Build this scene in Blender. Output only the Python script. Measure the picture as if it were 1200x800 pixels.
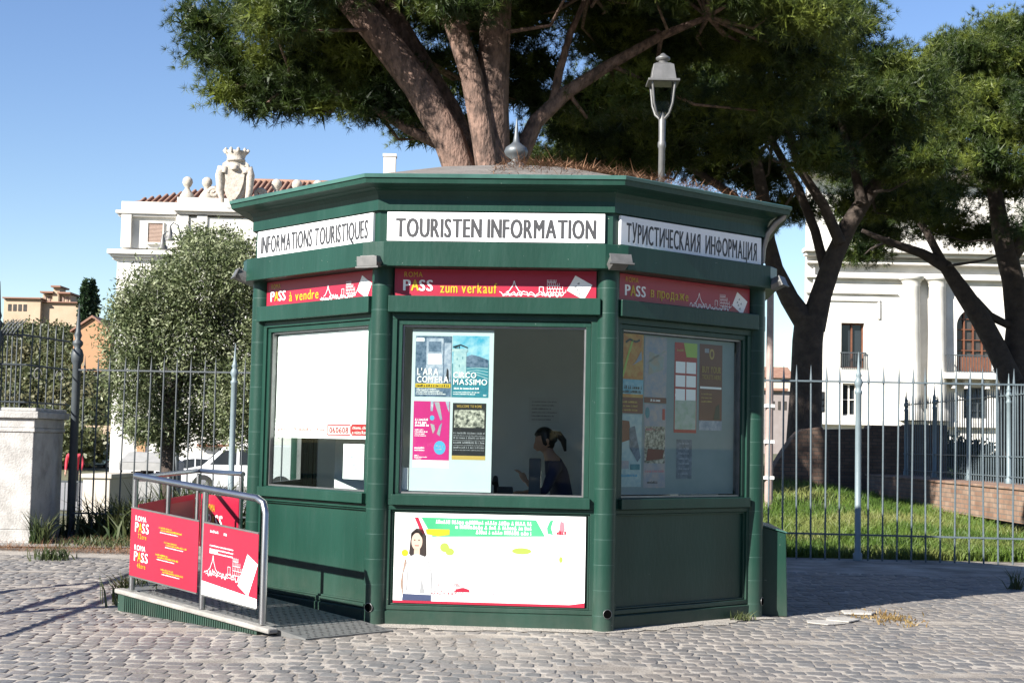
import bpy, math, random
import numpy as np
from mathutils import Vector, Matrix
R = math.radians
random.seed(7); rng = np.random.default_rng(11)
for o in list(bpy.data.objects): bpy.data.objects.remove(o)
scene = bpy.context.scene
col = scene.collection

# ------------------------------------------------------------ camera
PITCH, ROLL, FPX, EYE = 0.0669, 0.0210, 1762.0, 1.6
cd = bpy.data.cameras.new('camera'); cam = bpy.data.objects.new('camera', cd); col.objects.link(cam)
cd.sensor_width = 36.0; cd.lens = FPX / 1200 * 36; cd.clip_start = .1; cd.clip_end = 3000
_f = Vector((0, math.cos(PITCH), math.sin(PITCH))); _u0 = Vector((0, -math.sin(PITCH), math.cos(PITCH)))
_r = Vector((1, 0, 0)) * math.cos(ROLL) + _u0 * math.sin(ROLL)
_u = _u0 * math.cos(ROLL) - Vector((1, 0, 0)) * math.sin(ROLL)
M = Matrix((_r, _u, -_f)).transposed().to_4x4(); M.translation = (0, 0, EYE)
cam.matrix_world = M; scene.camera = cam

# ------------------------------------------------------------ light
SUN_EL, SUN_AZ = 30.0, 226.0        # azimuth clockwise from +Y
w = bpy.data.worlds.new('World'); scene.world = w; w.use_nodes = True
nt = w.node_tree; bg = nt.nodes['Background']
sky = nt.nodes.new('ShaderNodeTexSky'); sky.sky_type = 'NISHITA'; sky.sun_disc = False
sky.sun_elevation = R(SUN_EL); sky.sun_rotation = R(SUN_AZ); sky.air_density = 1.0; sky.dust_density = 0.0; sky.ozone_density = 2.0
hs = nt.nodes.new('ShaderNodeHueSaturation'); hs.inputs['Saturation'].default_value = 1.14; hs.inputs['Hue'].default_value = .512
nt.links.new(sky.outputs[0], hs.inputs['Color']); nt.links.new(hs.outputs[0], bg.inputs[0]); bg.inputs[1].default_value = 0.061
sl = bpy.data.lights.new('sun', 'SUN'); sl.energy = 5.0; sl.angle = R(.5); sl.color = (1, .955, .88)
so = bpy.data.objects.new('sun', sl); col.objects.link(so)
sd = Vector((math.sin(R(SUN_AZ)) * math.cos(R(SUN_EL)), math.cos(R(SUN_AZ)) * math.cos(R(SUN_EL)), math.sin(R(SUN_EL))))
so.rotation_euler = (-sd).to_track_quat('-Z', 'Y').to_euler(); so.location = (0, 0, 30)
vs = scene.view_settings; scene.display_settings.display_device = 'sRGB'
vs.view_transform = 'Standard'; vs.look = 'None'; vs.exposure = 1.45; vs.gamma = 1; vs.use_curve_mapping = False
scene.cycles.max_bounces = 8; scene.cycles.transparent_max_bounces = 12; scene.cycles.use_denoising = True

# ------------------------------------------------------------ measuring
def P(x, y, d):
    "the point at depth d seen at photo pixel (x, y)"
    X, Y = x - 600, y - 400; c, s = math.cos(ROLL), math.sin(ROLL)
    X, Y = c * X + s * Y, -s * X + c * Y
    a, b = X / FPX, -Y / FPX; cp, sp = math.cos(PITCH), math.sin(PITCH)
    return Vector((a * d / (cp - b * sp), d, EYE + (sp + b * cp) * d / (cp - b * sp)))

# ------------------------------------------------------------ materials
def mat(name, c, rough=.6, c2=None, scale=4., bump=0., bscale=None, metal=0., spec=.5, detail=6., lo=.35, hi=.65, coat=0, stretch=None):
    m = bpy.data.materials.new(name); m.use_nodes = True
    n, l = m.node_tree.nodes, m.node_tree.links; b = n['Principled BSDF']
    b.inputs['Roughness'].default_value = rough; b.inputs['Metallic'].default_value = metal
    b.inputs['Specular IOR Level'].default_value = spec; b.inputs['Base Color'].default_value = (*c, 1)
    if coat: b.inputs['Coat Weight'].default_value = coat; b.inputs['Coat Roughness'].default_value = .15
    vec = None
    if c2 is not None or bump:
        tc = n.new('ShaderNodeTexCoord'); vec = tc.outputs['Object']
        if stretch:
            mp = n.new('ShaderNodeMapping'); mp.inputs['Scale'].default_value = stretch; l.new(vec, mp.inputs[0]); vec = mp.outputs[0]
    if c2 is not None:
        t = n.new('ShaderNodeTexNoise'); t.inputs['Scale'].default_value = scale; t.inputs['Detail'].default_value = detail
        t.inputs['Roughness'].default_value = .62; l.new(vec, t.inputs['Vector'])
        r = n.new('ShaderNodeValToRGB'); r.color_ramp.elements[0].position = lo; r.color_ramp.elements[1].position = hi
        r.color_ramp.elements[0].color = (*c, 1); r.color_ramp.elements[1].color = (*c2, 1)
        l.new(t.outputs[0], r.inputs[0]); l.new(r.outputs[0], b.inputs['Base Color'])
    if bump:
        t = n.new('ShaderNodeTexNoise'); t.inputs['Scale'].default_value = bscale or scale * 5; t.inputs['Detail'].default_value = 5
        l.new(vec, t.inputs['Vector']); bp = n.new('ShaderNodeBump'); bp.inputs['Strength'].default_value = bump; bp.inputs['Distance'].default_value = .05
        l.new(t.outputs[0], bp.inputs['Height']); l.new(bp.outputs[0], b.inputs['Normal'])
    return m
def leaf_mat(name, c, c2, scale, trans=.3, c3=None):
    m = bpy.data.materials.new(name); m.use_nodes = True; n, l = m.node_tree.nodes, m.node_tree.links
    n.remove(n['Principled BSDF']); out = n['Material Output']
    tc = n.new('ShaderNodeTexCoord'); t = n.new('ShaderNodeTexNoise'); t.inputs['Scale'].default_value = scale; t.inputs['Detail'].default_value = 5
    r = n.new('ShaderNodeValToRGB'); r.color_ramp.elements[0].position = .35; r.color_ramp.elements[1].position = .66
    r.color_ramp.elements[0].color = (*c, 1); r.color_ramp.elements[1].color = (*c2, 1)
    if c3: e = r.color_ramp.elements.new(.5); e.color = (*c3, 1)
    l.new(tc.outputs['Object'], t.inputs[0]); l.new(t.outputs[0], r.inputs[0])
    d = n.new('ShaderNodeBsdfPrincipled'); d.inputs['Roughness'].default_value = .5; d.inputs['Specular IOR Level'].default_value = .35
    tr = n.new('ShaderNodeBsdfTranslucent'); mx = n.new('ShaderNodeMixShader'); mx.inputs[0].default_value = trans
    l.new(r.outputs[0], d.inputs['Base Color']); l.new(r.outputs[0], tr.inputs[0]); l.new(d.outputs[0], mx.inputs[1]); l.new(tr.outputs[0], mx.inputs[2])
    l.new(mx.outputs[0], out.inputs[0]); return m
def glass_mat(name, tint, refl=.9, f0=.014):
    m = bpy.data.materials.new(name); m.use_nodes = True; n, l = m.node_tree.nodes, m.node_tree.links
    n.remove(n['Principled BSDF']); out = n['Material Output']
    t = n.new('ShaderNodeBsdfTransparent'); t.inputs[0].default_value = (*tint, 1)
    g = n.new('ShaderNodeBsdfGlossy'); g.inputs['Roughness'].default_value = .015; g.inputs[0].default_value = (refl, refl, refl, 1)
    fa_ = n.new('ShaderNodeLayerWeight'); pw = n.new('ShaderNodeMath'); pw.operation = 'POWER'; pw.inputs[1].default_value = 5; l.new(fa_.outputs['Facing'], pw.inputs[0])
    lw = n.new('ShaderNodeMath'); lw.operation = 'MULTIPLY_ADD'; lw.inputs[1].default_value = .8; lw.inputs[2].default_value = f0; l.new(pw.outputs[0], lw.inputs[0])
    mx = n.new('ShaderNodeMixShader'); l.new(lw.outputs[0], mx.inputs[0]); l.new(t.outputs[0], mx.inputs[1]); l.new(g.outputs[0], mx.inputs[2])
    l.new(mx.outputs[0], out.inputs[0]); return m
def brick_mat(name, c1, c2, mortar, sc, w_=.5, h_=.25, bump=.5):
    m = mat(name, c1, .85); n, l = m.node_tree.nodes, m.node_tree.links; b = n['Principled BSDF']
    tc = n.new('ShaderNodeTexCoord'); sx = n.new('ShaderNodeSeparateXYZ'); ad = n.new('ShaderNodeMath'); mp = n.new('ShaderNodeCombineXYZ')
    l.new(tc.outputs['Object'], sx.inputs[0]); l.new(sx.outputs[0], ad.inputs[0]); l.new(sx.outputs[1], ad.inputs[1]); l.new(ad.outputs[0], mp.inputs[0]); l.new(sx.outputs[2], mp.inputs[1])
    br = n.new('ShaderNodeTexBrick'); br.inputs['Scale'].default_value = sc; br.inputs['Color1'].default_value = (*c1, 1); br.inputs['Color2'].default_value = (*c2, 1)
    br.inputs['Mortar'].default_value = (*mortar, 1); br.inputs['Brick Width'].default_value = w_; br.inputs['Row Height'].default_value = h_; br.inputs['Mortar Size'].default_value = .022
    br.inputs['Bias'].default_value = -.1
    l.new(mp.outputs[0], br.inputs[0])
    nz = n.new('ShaderNodeTexNoise'); nz.inputs['Scale'].default_value = 3; nz.inputs['Detail'].default_value = 8; l.new(tc.outputs['Object'], nz.inputs[0])
    mx = n.new('ShaderNodeMix'); mx.data_type = 'RGBA'; mx.blend_type = 'MULTIPLY'; mx.inputs[0].default_value = .7
    l.new(br.outputs[0], mx.inputs[6]); l.new(nz.outputs[0], mx.inputs[7]); l.new(mx.outputs[2], b.inputs['Base Color'])
    bp = n.new('ShaderNodeBump'); bp.inputs['Strength'].default_value = bump; bp.inputs['Distance'].default_value = .02; bp.invert = True
    l.new(br.outputs[1], bp.inputs['Height']); l.new(bp.outputs[0], b.inputs['Normal']); return m

G = {}
def M_(k, c, rough=.6, c2=None, *a, **kw):
    # printed inks are matt and dark compared with the white they are printed on
    if k.startswith('print_') and k != 'print_white' or k in ('magenta_red', 'board_pale'):
        c = tuple(x * .58 for x in c); c2 = c2 and tuple(x * .58 for x in c2)
    G[k] = mat(k, c, rough, c2, *a, **kw); return G[k]
M_('green_paint', (.007, .032, .022), .38, (.0115, .045, .032), 1.6, .05, 30, spec=.28, stretch=(1, 1, .35))
def weather(m):
    n, l = m.node_tree.nodes, m.node_tree.links; b = n['Principled BSDF']; src = b.inputs['Base Color'].links[0].from_socket
    tc = n.new('ShaderNodeTexCoord'); sx = n.new('ShaderNodeSeparateXYZ'); l.new(tc.outputs['Object'], sx.inputs[0])
    nz = n.new('ShaderNodeTexNoise'); nz.inputs['Scale'].default_value = 7; nz.inputs['Detail'].default_value = 8; l.new(tc.outputs['Object'], nz.inputs[0])
    mr = n.new('ShaderNodeMapRange'); mr.inputs[1].default_value = .55; mr.inputs[2].default_value = 0; mr.inputs[3].default_value = 0; mr.inputs[4].default_value = .42; l.new(sx.outputs[2], mr.inputs[0])
    mu = n.new('ShaderNodeMath'); mu.operation = 'MULTIPLY'; l.new(mr.outputs[0], mu.inputs[0]); l.new(nz.outputs[0], mu.inputs[1])
    mx = n.new('ShaderNodeMix'); mx.data_type = 'RGBA'; mx.inputs[7].default_value = (.10, .10, .085, 1); l.new(mu.outputs[0], mx.inputs[0]); l.new(src, mx.inputs[6])
    ns = n.new('ShaderNodeTexNoise'); ns.inputs['Scale'].default_value = 3.2; ns.inputs['Detail'].default_value = 4; mp = n.new('ShaderNodeMapping'); mp.inputs['Scale'].default_value = (5, 5, .5); l.new(tc.outputs['Object'], mp.inputs[0]); l.new(mp.outputs[0], ns.inputs[0])
    rs = n.new('ShaderNodeMapRange'); rs.inputs[1].default_value = .52; rs.inputs[2].default_value = .75; rs.inputs[4].default_value = .13; l.new(ns.outputs[0], rs.inputs[0])
    m2 = n.new('ShaderNodeMix'); m2.data_type = 'RGBA'; m2.inputs[7].default_value = (.05, .085, .075, 1); l.new(rs.outputs[0], m2.inputs[0]); l.new(mx.outputs[2], m2.inputs[6])
    nc = n.new('ShaderNodeTexNoise'); nc.inputs['Scale'].default_value = 46; nc.inputs['Detail'].default_value = 2; l.new(tc.outputs['Object'], nc.inputs[0])
    rc_ = n.new('ShaderNodeMapRange'); rc_.inputs[1].default_value = .775; rc_.inputs[2].default_value = .80; rc_.inputs[4].default_value = .8; l.new(nc.outputs[0], rc_.inputs[0])
    m3 = n.new('ShaderNodeMix'); m3.data_type = 'RGBA'; m3.inputs[7].default_value = (.30, .33, .30, 1); l.new(rc_.outputs[0], m3.inputs[0]); l.new(m2.outputs[2], m3.inputs[6]); l.new(m3.outputs[2], b.inputs['Base Color'])
M_('green_worn', (.016, .105, .072), .45, (.05, .17, .13), 22, .05, spec=.45, lo=.5, hi=.78)
weather(G['green_paint'])
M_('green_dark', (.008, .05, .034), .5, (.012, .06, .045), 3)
M_('groove', (.03, .07, .057), .5)
M_('black', (.012, .012, .013), .5); M_('hole_black', (.003, .003, .003), 1.0, spec=0.0); M_('black_rubber', (.02, .02, .02), .8)
M_('white_sign', (.80, .80, .80), .4, (.74, .74, .73), 2.5); M_('letter_grey', (.035, .035, .038), .5)
M_('magenta_red', (.54, .022, .064), .38, (.48, .018, .052), 1.5); M_('print_white', (.80, .80, .78), .4); M_('print_yellow', (.80, .55, .02), .4)
M_('print_black', (.015, .016, .018), .4); M_('print_pink', (.72, .02, .25), .4, (.66, .02, .21), 3)
M_('print_teal', (.02, .20, .27), .4, (.04, .30, .38), 12); M_('print_sky', (.05, .42, .62), .4, (.45, .72, .80), 9)
M_('print_pale', (.36, .56, .62), .4, (.56, .72, .72), 22); M_('print_deep', (.02, .07, .13), .4, (.22, .30, .42), 26, lo=.3, hi=.7)
M_('print_bluegrey', (.25, .33, .45), .4, (.62, .66, .76), 18); M_('print_blue', (.10, .50, .80), .4); M_('print_gold', (.62, .42, .10), .4)
M_('print_photo', (.03, .04, .03), .4, (.72, .70, .58), 34, lo=.38, hi=.62); M_('print_maroon', (.16, .018, .014), .4, (.20, .03, .02), 5)
M_('print_orange', (.62, .20, .02), .4, (.72, .45, .10), 9, lo=.4, hi=.6); M_('print_cream', (.48, .40, .30), .4, (.36, .46, .46), 14)
M_('print_lilac', (.30, .36, .48), .4, (.56, .48, .46), 12); M_('print_mapgreen', (.42, .58, .42), .4, (.66, .72, .66), 16)
M_('print_green', (.06, .50, .22), .4, (.10, .58, .28), 3); M_('print_lime', (.45, .68, .10), .4); M_('print_skin', (.80, .58, .46), .5); M_('print_hair', (.03, .018, .014), .5)
M_('print_denim', (.05, .07, .16), .5); M_('print_red', (.55, .02, .03), .4); M_('print_pinkline', (.75, .27, .33), .4); M_('print_shade', (.42, .43, .44), .45); M_('print_grey', (.35, .36, .38), .4)
M_('board_pale', (.62, .74, .74), .5, (.68, .78, .78), 3); M_('board_shaded', (.15, .215, .225), .55, (.19, .25, .26), 3); M_('paper', (.72, .74, .72), .6)  # second board tone is darkened to stand for shade in the right-hand window
M_('steel', (.36, .36, .37), .30, (.42, .42, .43), 6, metal=1.0); M_('steel_dull', (.20, .20, .20), .45, (.27, .27, .265), 8, metal=.85)
M_('lamp_grey', (.10, .10, .097), .5, (.14, .137, .134), 8, metal=.3); M_('finial_lead', (.09, .10, .108), .5, (.13, .145, .15), 8, metal=.5)
M_('roof_felt', (.12, .108, .095), .9, (.18, .16, .14), 5, .3, 40)
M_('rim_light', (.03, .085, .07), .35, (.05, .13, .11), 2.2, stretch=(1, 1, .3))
M_('interior', (.80, .83, .81), .7, (.74, .77, .75), 2); M_('interior_floor', (.30, .29, .28), .6); M_('interior_dark', (.06, .065, .07), .5)
M_('kerb_stone', (.20, .19, .175), .85, (.28, .265, .24), 7, .25, 60)
M_('mortar', (.26, .24, .21), .95, (.34, .31, .27), 9, .5, 60)
M_('pillar_plaster', (.42, .405, .385), .85, (.22, .21, .195), 2.6, .3, 40, lo=.42, hi=.72)
M_('palazzo_white', (.66, .64, .595), .8, (.47, .45, .41), .6, .08, 12); M_('palazzo_trim', (.58, .56, .52), .8, (.48, .46, .43), 1.2)
M_('palazzo_beige', (.46, .42, .36), .8, (.40, .36, .30), .5)
M_('statue_stone', (.30, .26, .22), .85, (.44, .40, .345), 5, .5, 12); M_('dark_pane', (.035, .03, .028), .15, (.06, .05, .045), 2)
M_('wood_brown', (.10, .035, .018), .5, (.15, .06, .03), 5); M_('shutter', (.30, .21, .165), .7, (.36, .26, .21), 8)
M_('iron_blue', (.062, .084, .098), .5, (.085, .112, .125), 5, .1, 60, spec=.5); M_('iron_dark', (.035, .043, .05), .55, (.05, .06, .064), 5)
M_('iron_light', (.125, .165, .18), .5, (.15, .19, .205), 4, .1, 60)
M_('bark', (.06, .038, .029), .9, (.20, .125, .095), 9, 1.0, 20, lo=.38, hi=.62, stretch=(1, 1, .45)); M_('bark_dark', (.035, .026, .022), .95, (.065, .048, .038), 5, .8, 10)
M_('earth', (.07, .075, .03), .95, (.11, .10, .05), 2, .3); M_('needle_litter', (.17, .085, .045), .9, (.25, .135, .07), 14); M_('pavement_concrete', (.19, .18, .165), .9, (.24, .23, .21), 2.5, .2, 40)
M_('joint_sand', (.15, .13, .11), .95, (.36, .325, .28), 1.6, .3, 50); M_('asphalt', (.22, .215, .21), .9, (.27, .26, .25), 2)
M_('car_white', (.62, .62, .62), .3, coat=.6); M_('car_red', (.35, .03, .03), .3, coat=.6); M_('car_teal', (.10, .20, .22), .3, coat=.6); M_('car_glass', (.02, .025, .03), .08)
M_('tyre', (.02, .02, .02), .85); M_('rim', (.45, .45, .46), .35, metal=.8); M_('headlamp', (.6, .6, .6), .15)
M_('canopy_grey', (.22, .22, .21), .8, (.27, .265, .255), 4); M_('goods_dark', (.03, .03, .035), .8, (.12, .08, .08), 25)
M_('skin', (.38, .22, .15), .55); M_('hair', (.012, .009, .008), .45); M_('shirt_navy', (.018, .022, .06), .8); M_('trousers', (.03, .03, .04), .85); M_('shirt_red', (.45, .03, .05), .8)
M_('hill_earth', (.10, .085, .05), .95, (.14, .12, .07), .2); M_('villa', (.34, .25, .17), .85, (.40, .31, .22), .3); M_('villa_dark', (.22, .15, .12), .8); M_('roof_far', (.22, .12, .085), .9)
M_('ochre', (.34, .19, .10), .85); M_('grey_house', (.24, .21, .20), .85, (.20, .17, .16), 1); M_('pole_pink', (.25, .18, .16), .6, (.30, .23, .205), 6); M_('terracotta', (.20, .10, .062), .9, (.28, .165, .115), 2)
M_('ramp_steel', (.11, .11, .108), .55, (.15, .15, .145), 6, metal=.2); M_('brass', (.5, .35, .1), .3, metal=.9)
M_('stone_pale', (.30, .285, .26), .9, (.36, .34, .31), 5, .3, 30)
G['glass'] = glass_mat('window_glass', (.84, .90, .88)); G['lamp_glass'] = glass_mat('lamp_glass', (.85, .86, .85))
G['pine'] = leaf_mat('pine_needles', (.014, .030, .006), (.14, .17, .026), 1.0, .25, (.038, .06, .010))
G['olive'] = leaf_mat('olive_leaves', (.055, .075, .03), (.27, .29, .175), 3.5, .2, (.105, .13, .055))
G['grass'] = leaf_mat('grass_blades', (.055, .11, .018), (.22, .23, .075), .45, .4, (.11, .175, .03))
G['weed'] = leaf_mat('weed_leaves', (.025, .045, .012), (.10, .11, .045), 3, .3)
G['shrub'] = leaf_mat('shrub_leaves', (.045, .055, .02), (.13, .12, .06), .30, .2, (.075, .085, .034))
G['cypress'] = leaf_mat('cypress_leaves', (.012, .03, .012), (.03, .055, .022), .8, .15)
G['dry'] = leaf_mat('dry_tufts', (.14, .08, .03), (.25, .18, .07), 6, .2)
G['brick'] = brick_mat('roman_brick', (.30, .17, .11), (.38, .26, .185), (.20, .165, .135), 2.0, .55, .19)
G['brick_dark'] = brick_mat('old_dark_brick', (.12, .07, .05), (.17, .11, .08), (.07, .06, .05), 2.2, .55, .2)
# cobble material: every stone its own tone
def cobble_mat():
    m = mat('basalt_cobble', (.2, .19, .18), .62); n, l = m.node_tree.nodes, m.node_tree.links; b = n['Principled BSDF']
    g = n.new('ShaderNodeNewGeometry'); r = n.new('ShaderNodeValToRGB'); cr = r.color_ramp
    cr.elements[0].color = (.098, .097, .097, 1); cr.elements[1].color = (.19, .172, .155, 1)
    for p, c in ((.25, (.125, .121, .117, 1)), (.5, (.15, .138, .129, 1)), (.75, (.138, .135, .131, 1))): e = cr.elements.new(p); e.color = c
    l.new(g.outputs['Random Per Island'], r.inputs[0])
    tc = n.new('ShaderNodeTexCoord')
    nz = n.new('ShaderNodeTexNoise'); nz.inputs['Scale'].default_value = .55; nz.inputs['Detail'].default_value = 6; l.new(tc.outputs['Object'], nz.inputs[0])
    r2 = n.new('ShaderNodeValToRGB'); r2.color_ramp.elements[0].position = .46; r2.color_ramp.elements[1].position = .68
    l.new(nz.outputs[0], r2.inputs[0])
    mx = n.new('ShaderNodeMix'); mx.data_type = 'RGBA'; mx.inputs[7].default_value = (.20, .17, .14, 1); l.new(r2.outputs[0], mx.inputs[0]); l.new(r.outputs[0], mx.inputs[6])
    sc_ = n.new('ShaderNodeMath'); sc_.operation = 'MULTIPLY'; sc_.inputs[1].default_value = .55; l.new(r2.outputs[0], sc_.inputs[0]); l.new(sc_.outputs[0], mx.inputs[0])
    n3 = n.new('ShaderNodeTexNoise'); n3.inputs['Scale'].default_value = 26; n3.inputs['Detail'].default_value = 6; l.new(tc.outputs['Object'], n3.inputs[0])
    m2 = n.new('ShaderNodeMix'); m2.data_type = 'RGBA'; m2.blend_type = 'OVERLAY'; m2.inputs[0].default_value = .5
    l.new(mx.outputs[2], m2.inputs[6]); l.new(n3.outputs[0], m2.inputs[7]); l.new(m2.outputs[2], b.inputs['Base Color'])
    bp = n.new('ShaderNodeBump'); bp.inputs['Strength'].default_value = .35; bp.inputs['Distance'].default_value = .02; l.new(n3.outputs[0], bp.inputs['Height']); l.new(bp.outputs[0], b.inputs['Normal'])
    return m
G['cobble'] = cobble_mat()

# ------------------------------------------------------------ mesh helpers
class MB:
    def __init__(s): s.v = []; s.f = []; s.m = []; s.sm = []
    def add(s, vs_, fs, mi=0, smooth=False):
        k = len(s.v); s.v += [tuple(v) for v in vs_]
        for f in fs: s.f.append([i + k for i in f]); s.m.append(mi); s.sm.append(smooth)
        return s
    def box(s, x0, x1, y0, y1, z0, z1, mi=0, mx=None):
        v = [(x, y, z) for z in (z0, z1) for x, y in ((x0, y0), (x1, y0), (x1, y1), (x0, y1))]
        if mx is not None: v = [mx @ Vector(p) for p in v]
        return s.add(v, [(3, 2, 1, 0), (4, 5, 6, 7), (0, 1, 5, 4), (1, 2, 6, 5), (2, 3, 7, 6), (3, 0, 4, 7)], mi)
    def prism(s, poly, axis, a, b, mi=0):
        "poly of 2-D points extruded along axis between a and b"
        n = len(poly)
        def q(p, t): return {'x': (t, p[0], p[1]), 'y': (p[0], t, p[1]), 'z': (p[0], p[1], t)}[axis]
        return s.add([q(p, a) for p in poly] + [q(p, b) for p in poly], [list(range(n))[::-1], list(range(n, 2 * n))] + [(i, (i + 1) % n, n + (i + 1) % n, n + i) for i in range(n)], mi)
    def poly(s, pts, mi=0): return s.add(pts, [list(range(len(pts)))], mi)
    def tube(s, path, r, n=10, mi=0, cap=True, smooth=True, wob=0):
        path = [Vector(p) for p in path]; rs = r if isinstance(r, (list, tuple)) else [r] * len(path)
        vs_ = []; prev = None
        for i, p in enumerate(path):
            t = (path[min(i + 1, len(path) - 1)] - path[max(i - 1, 0)]).normalized()
            if prev is None: a = t.orthogonal().normalized()
            else:
                a = (prev - t * prev.dot(t)); a = a.normalized() if a.length > 1e-6 else t.orthogonal().normalized()
            prev = a; b = t.cross(a)
            for k in range(n):
                q = 2 * math.pi * k / n; rr = rs[i] * (1 + (random.uniform(-wob, wob) if wob else 0))
                vs_.append(p + a * math.cos(q) * rr + b * math.sin(q) * rr)
        fs = [(i * n + k, i * n + (k + 1) % n, (i + 1) * n + (k + 1) % n, (i + 1) * n + k) for i in range(len(path) - 1) for k in range(n)]
        s.add(vs_, fs, mi, smooth)
        if cap:
            s.add(vs_[:n], [list(range(n))[::-1]], mi); s.add(vs_[-n:], [list(range(n))], mi)
        return s
    def lathe(s, prof, c=(0, 0, 0), n=20, mi=0, smooth=True):
        vs_ = [(c[0] + r * math.cos(2 * math.pi * k / n), c[1] + r * math.sin(2 * math.pi * k / n), c[2] + z) for r, z in prof for k in range(n)]
        fs = [(i * n + k, i * n + (k + 1) % n, (i + 1) * n + (k + 1) % n, (i + 1) * n + k) for i in range(len(prof) - 1) for k in range(n)]
        s.add(vs_, fs, mi, smooth)
        s.add(vs_[:n], [list(range(n))[::-1]], mi); s.add(vs_[-n:], [list(range(n))], mi); return s
    def ring(s, prof, n=8, rot=R(22.5), mi=0, closed=True):
        "profile of (apothem, z) swept round an octagon; closed profile"
        k = 1 / math.cos(math.pi / n); vs_ = []
        for i in range(n):
            a = -math.pi / 2 + rot + 2 * math.pi * i / n
            vs_ += [(p * k * math.cos(a), p * k * math.sin(a), z) for p, z in prof]
        m_ = len(prof); e = m_ if closed else m_ - 1
        return s.add(vs_, [(i * m_ + j, ((i + 1) % n) * m_ + j, ((i + 1) % n) * m_ + (j + 1) % m_, i * m_ + (j + 1) % m_) for i in range(n) for j in range(e)], mi)
    def build(s, name, mats, parent=None, loc=None, bevel=0):
        me = bpy.data.meshes.new(name); me.from_pydata(s.v, [], s.f); me.update()
        for m in (mats if isinstance(mats, (list, tuple)) else [mats]): me.materials.append(G[m] if isinstance(m, str) else m)
        me.polygons.foreach_set('material_index', s.m); me.polygons.foreach_set('use_smooth', s.sm)
        return link(name, me, parent, loc, bevel)
def link(name, me, parent=None, loc=None, bevel=0):
    o = bpy.data.objects.new(name, me); col.objects.link(o); o.parent = parent
    if loc is not None: o.location = loc
    if bevel:
        b = o.modifiers.new('bevel', 'BEVEL'); b.width = bevel; b.segments = 2; b.limit_method = 'ANGLE'; b.angle_limit = R(40)
    return o
def np_mesh(name, v, f, m, parent=None):
    "arrays (N,3) and (F,k) to a mesh object"
    me = bpy.data.meshes.new(name); nf, k = f.shape
    me.vertices.add(len(v)); me.vertices.foreach_set('co', v.astype(np.float32).ravel())
    me.loops.add(nf * k); me.loops.foreach_set('vertex_index', f.astype(np.int32).ravel())
    me.polygons.add(nf); me.polygons.foreach_set('loop_start', np.arange(0, nf * k, k, dtype=np.int32)); me.polygons.foreach_set('loop_total', np.full(nf, k, np.int32))
    me.update(); me.validate(); me.materials.append(G[m]); return link(name, me, parent)
def tag(o, label=None, cat=None, group=None, kind=None):
    if label: o['label'] = label
    if cat: o['category'] = cat
    if group: o['group'] = group
    if kind: o['kind'] = kind
    return o
def thing(name, loc, label, cat, rz=0, group=None):
    o = bpy.data.objects.new(name, None); col.objects.link(o); o.empty_display_size = .2
    o.location = loc; o.rotation_euler = (0, 0, rz); return tag(o, label, cat, group)
def copy_tree(o, parent=None):
    c = o.copy(); col.objects.link(c); c.parent = parent
    for ch in o.children: copy_tree(ch, c)
    return c
_gl = {}
def raw_glyphs(body):
    cu = bpy.data.curves.new('glyph', 'FONT'); cu.body = body; cu.resolution_u = 3
    ob = bpy.data.objects.new('glyph', cu); col.objects.link(ob); dg = bpy.context.evaluated_depsgraph_get(); me = bpy.data.meshes.new_from_object(ob.evaluated_get(dg)); bpy.data.objects.remove(ob)
    v = np.array([q.co[:] for q in me.vertices]).reshape(-1, 3)[:, :2]; f = [list(p.vertices) for p in me.polygons]; bpy.data.meshes.remove(me); return v, f
CAP = None
def glyph(ch):
    "one letter as (points, faces, layer); Cyrillic letters are made from Latin shapes or strokes"
    global CAP
    if ch in _gl: return _gl[ch]
    if CAP is None: CAP = raw_glyphs('H')[0][:, 1].max()
    C_ = CAP; t_ = .115 * C_
    mir = {'И': 'N', 'Я': 'R'}; same = dict(zip('ТРСЕКАНОМ', 'TPCEKAHOM'))
    if ch in mir: v, f = raw_glyphs(mir[ch]); v = v * [-1, 1]; f = [q[::-1] for q in f]; parts = [(v, f, 0)]
    elif ch in same: v, f = raw_glyphs(same[ch]); parts = [(v, f, 0)]
    elif ch == 'Ч': q = np.array([(0, C_), (0, .55 * C_), (.12 * C_, .42 * C_), (.50 * C_, .42 * C_), (.50 * C_, 0), (.50 * C_ + t_, 0), (.50 * C_ + t_, C_), (.50 * C_, C_), (.50 * C_, .42 * C_ + t_), (.17 * C_, .42 * C_ + t_), (t_, .58 * C_), (t_, C_)]); parts = [(q, [list(range(12))[::-1] and list(range(12))], 0)]
    elif ch == 'Ц': q = np.array([(0, C_), (0, 0), (.62 * C_, 0), (.62 * C_, -.22 * C_), (.62 * C_ + t_, -.22 * C_), (.62 * C_ + t_, t_), (.54 * C_ + t_, t_), (.54 * C_ + t_, C_), (.54 * C_, C_), (.54 * C_, t_), (t_, t_), (t_, C_)]); parts = [(q, [list(range(12))], 0)]
    elif ch == 'Ф':
        v, f = raw_glyphs('O'); v = v.copy(); v[:, 1] = v[:, 1] * .70 + .15 * C_; m_ = (v[:, 0].min() + v[:, 0].max()) / 2
        parts = [(v, f, 0), (np.array([(m_ - t_ / 2, -.02 * C_), (m_ + t_ / 2, -.02 * C_), (m_ + t_ / 2, 1.02 * C_), (m_ - t_ / 2, 1.02 * C_)]), [[0, 1, 2, 3]], 1)]
    else: v, f = raw_glyphs(ch); parts = [(v, f, 0)]
    x0 = min(p[0][:, 0].min() for p in parts); x1 = max(p[0][:, 0].max() for p in parts)
    _gl[ch] = ([(p[0] - [x0, 0], p[1], p[2]) for p in parts], x1 - x0); return _gl[ch]
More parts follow.
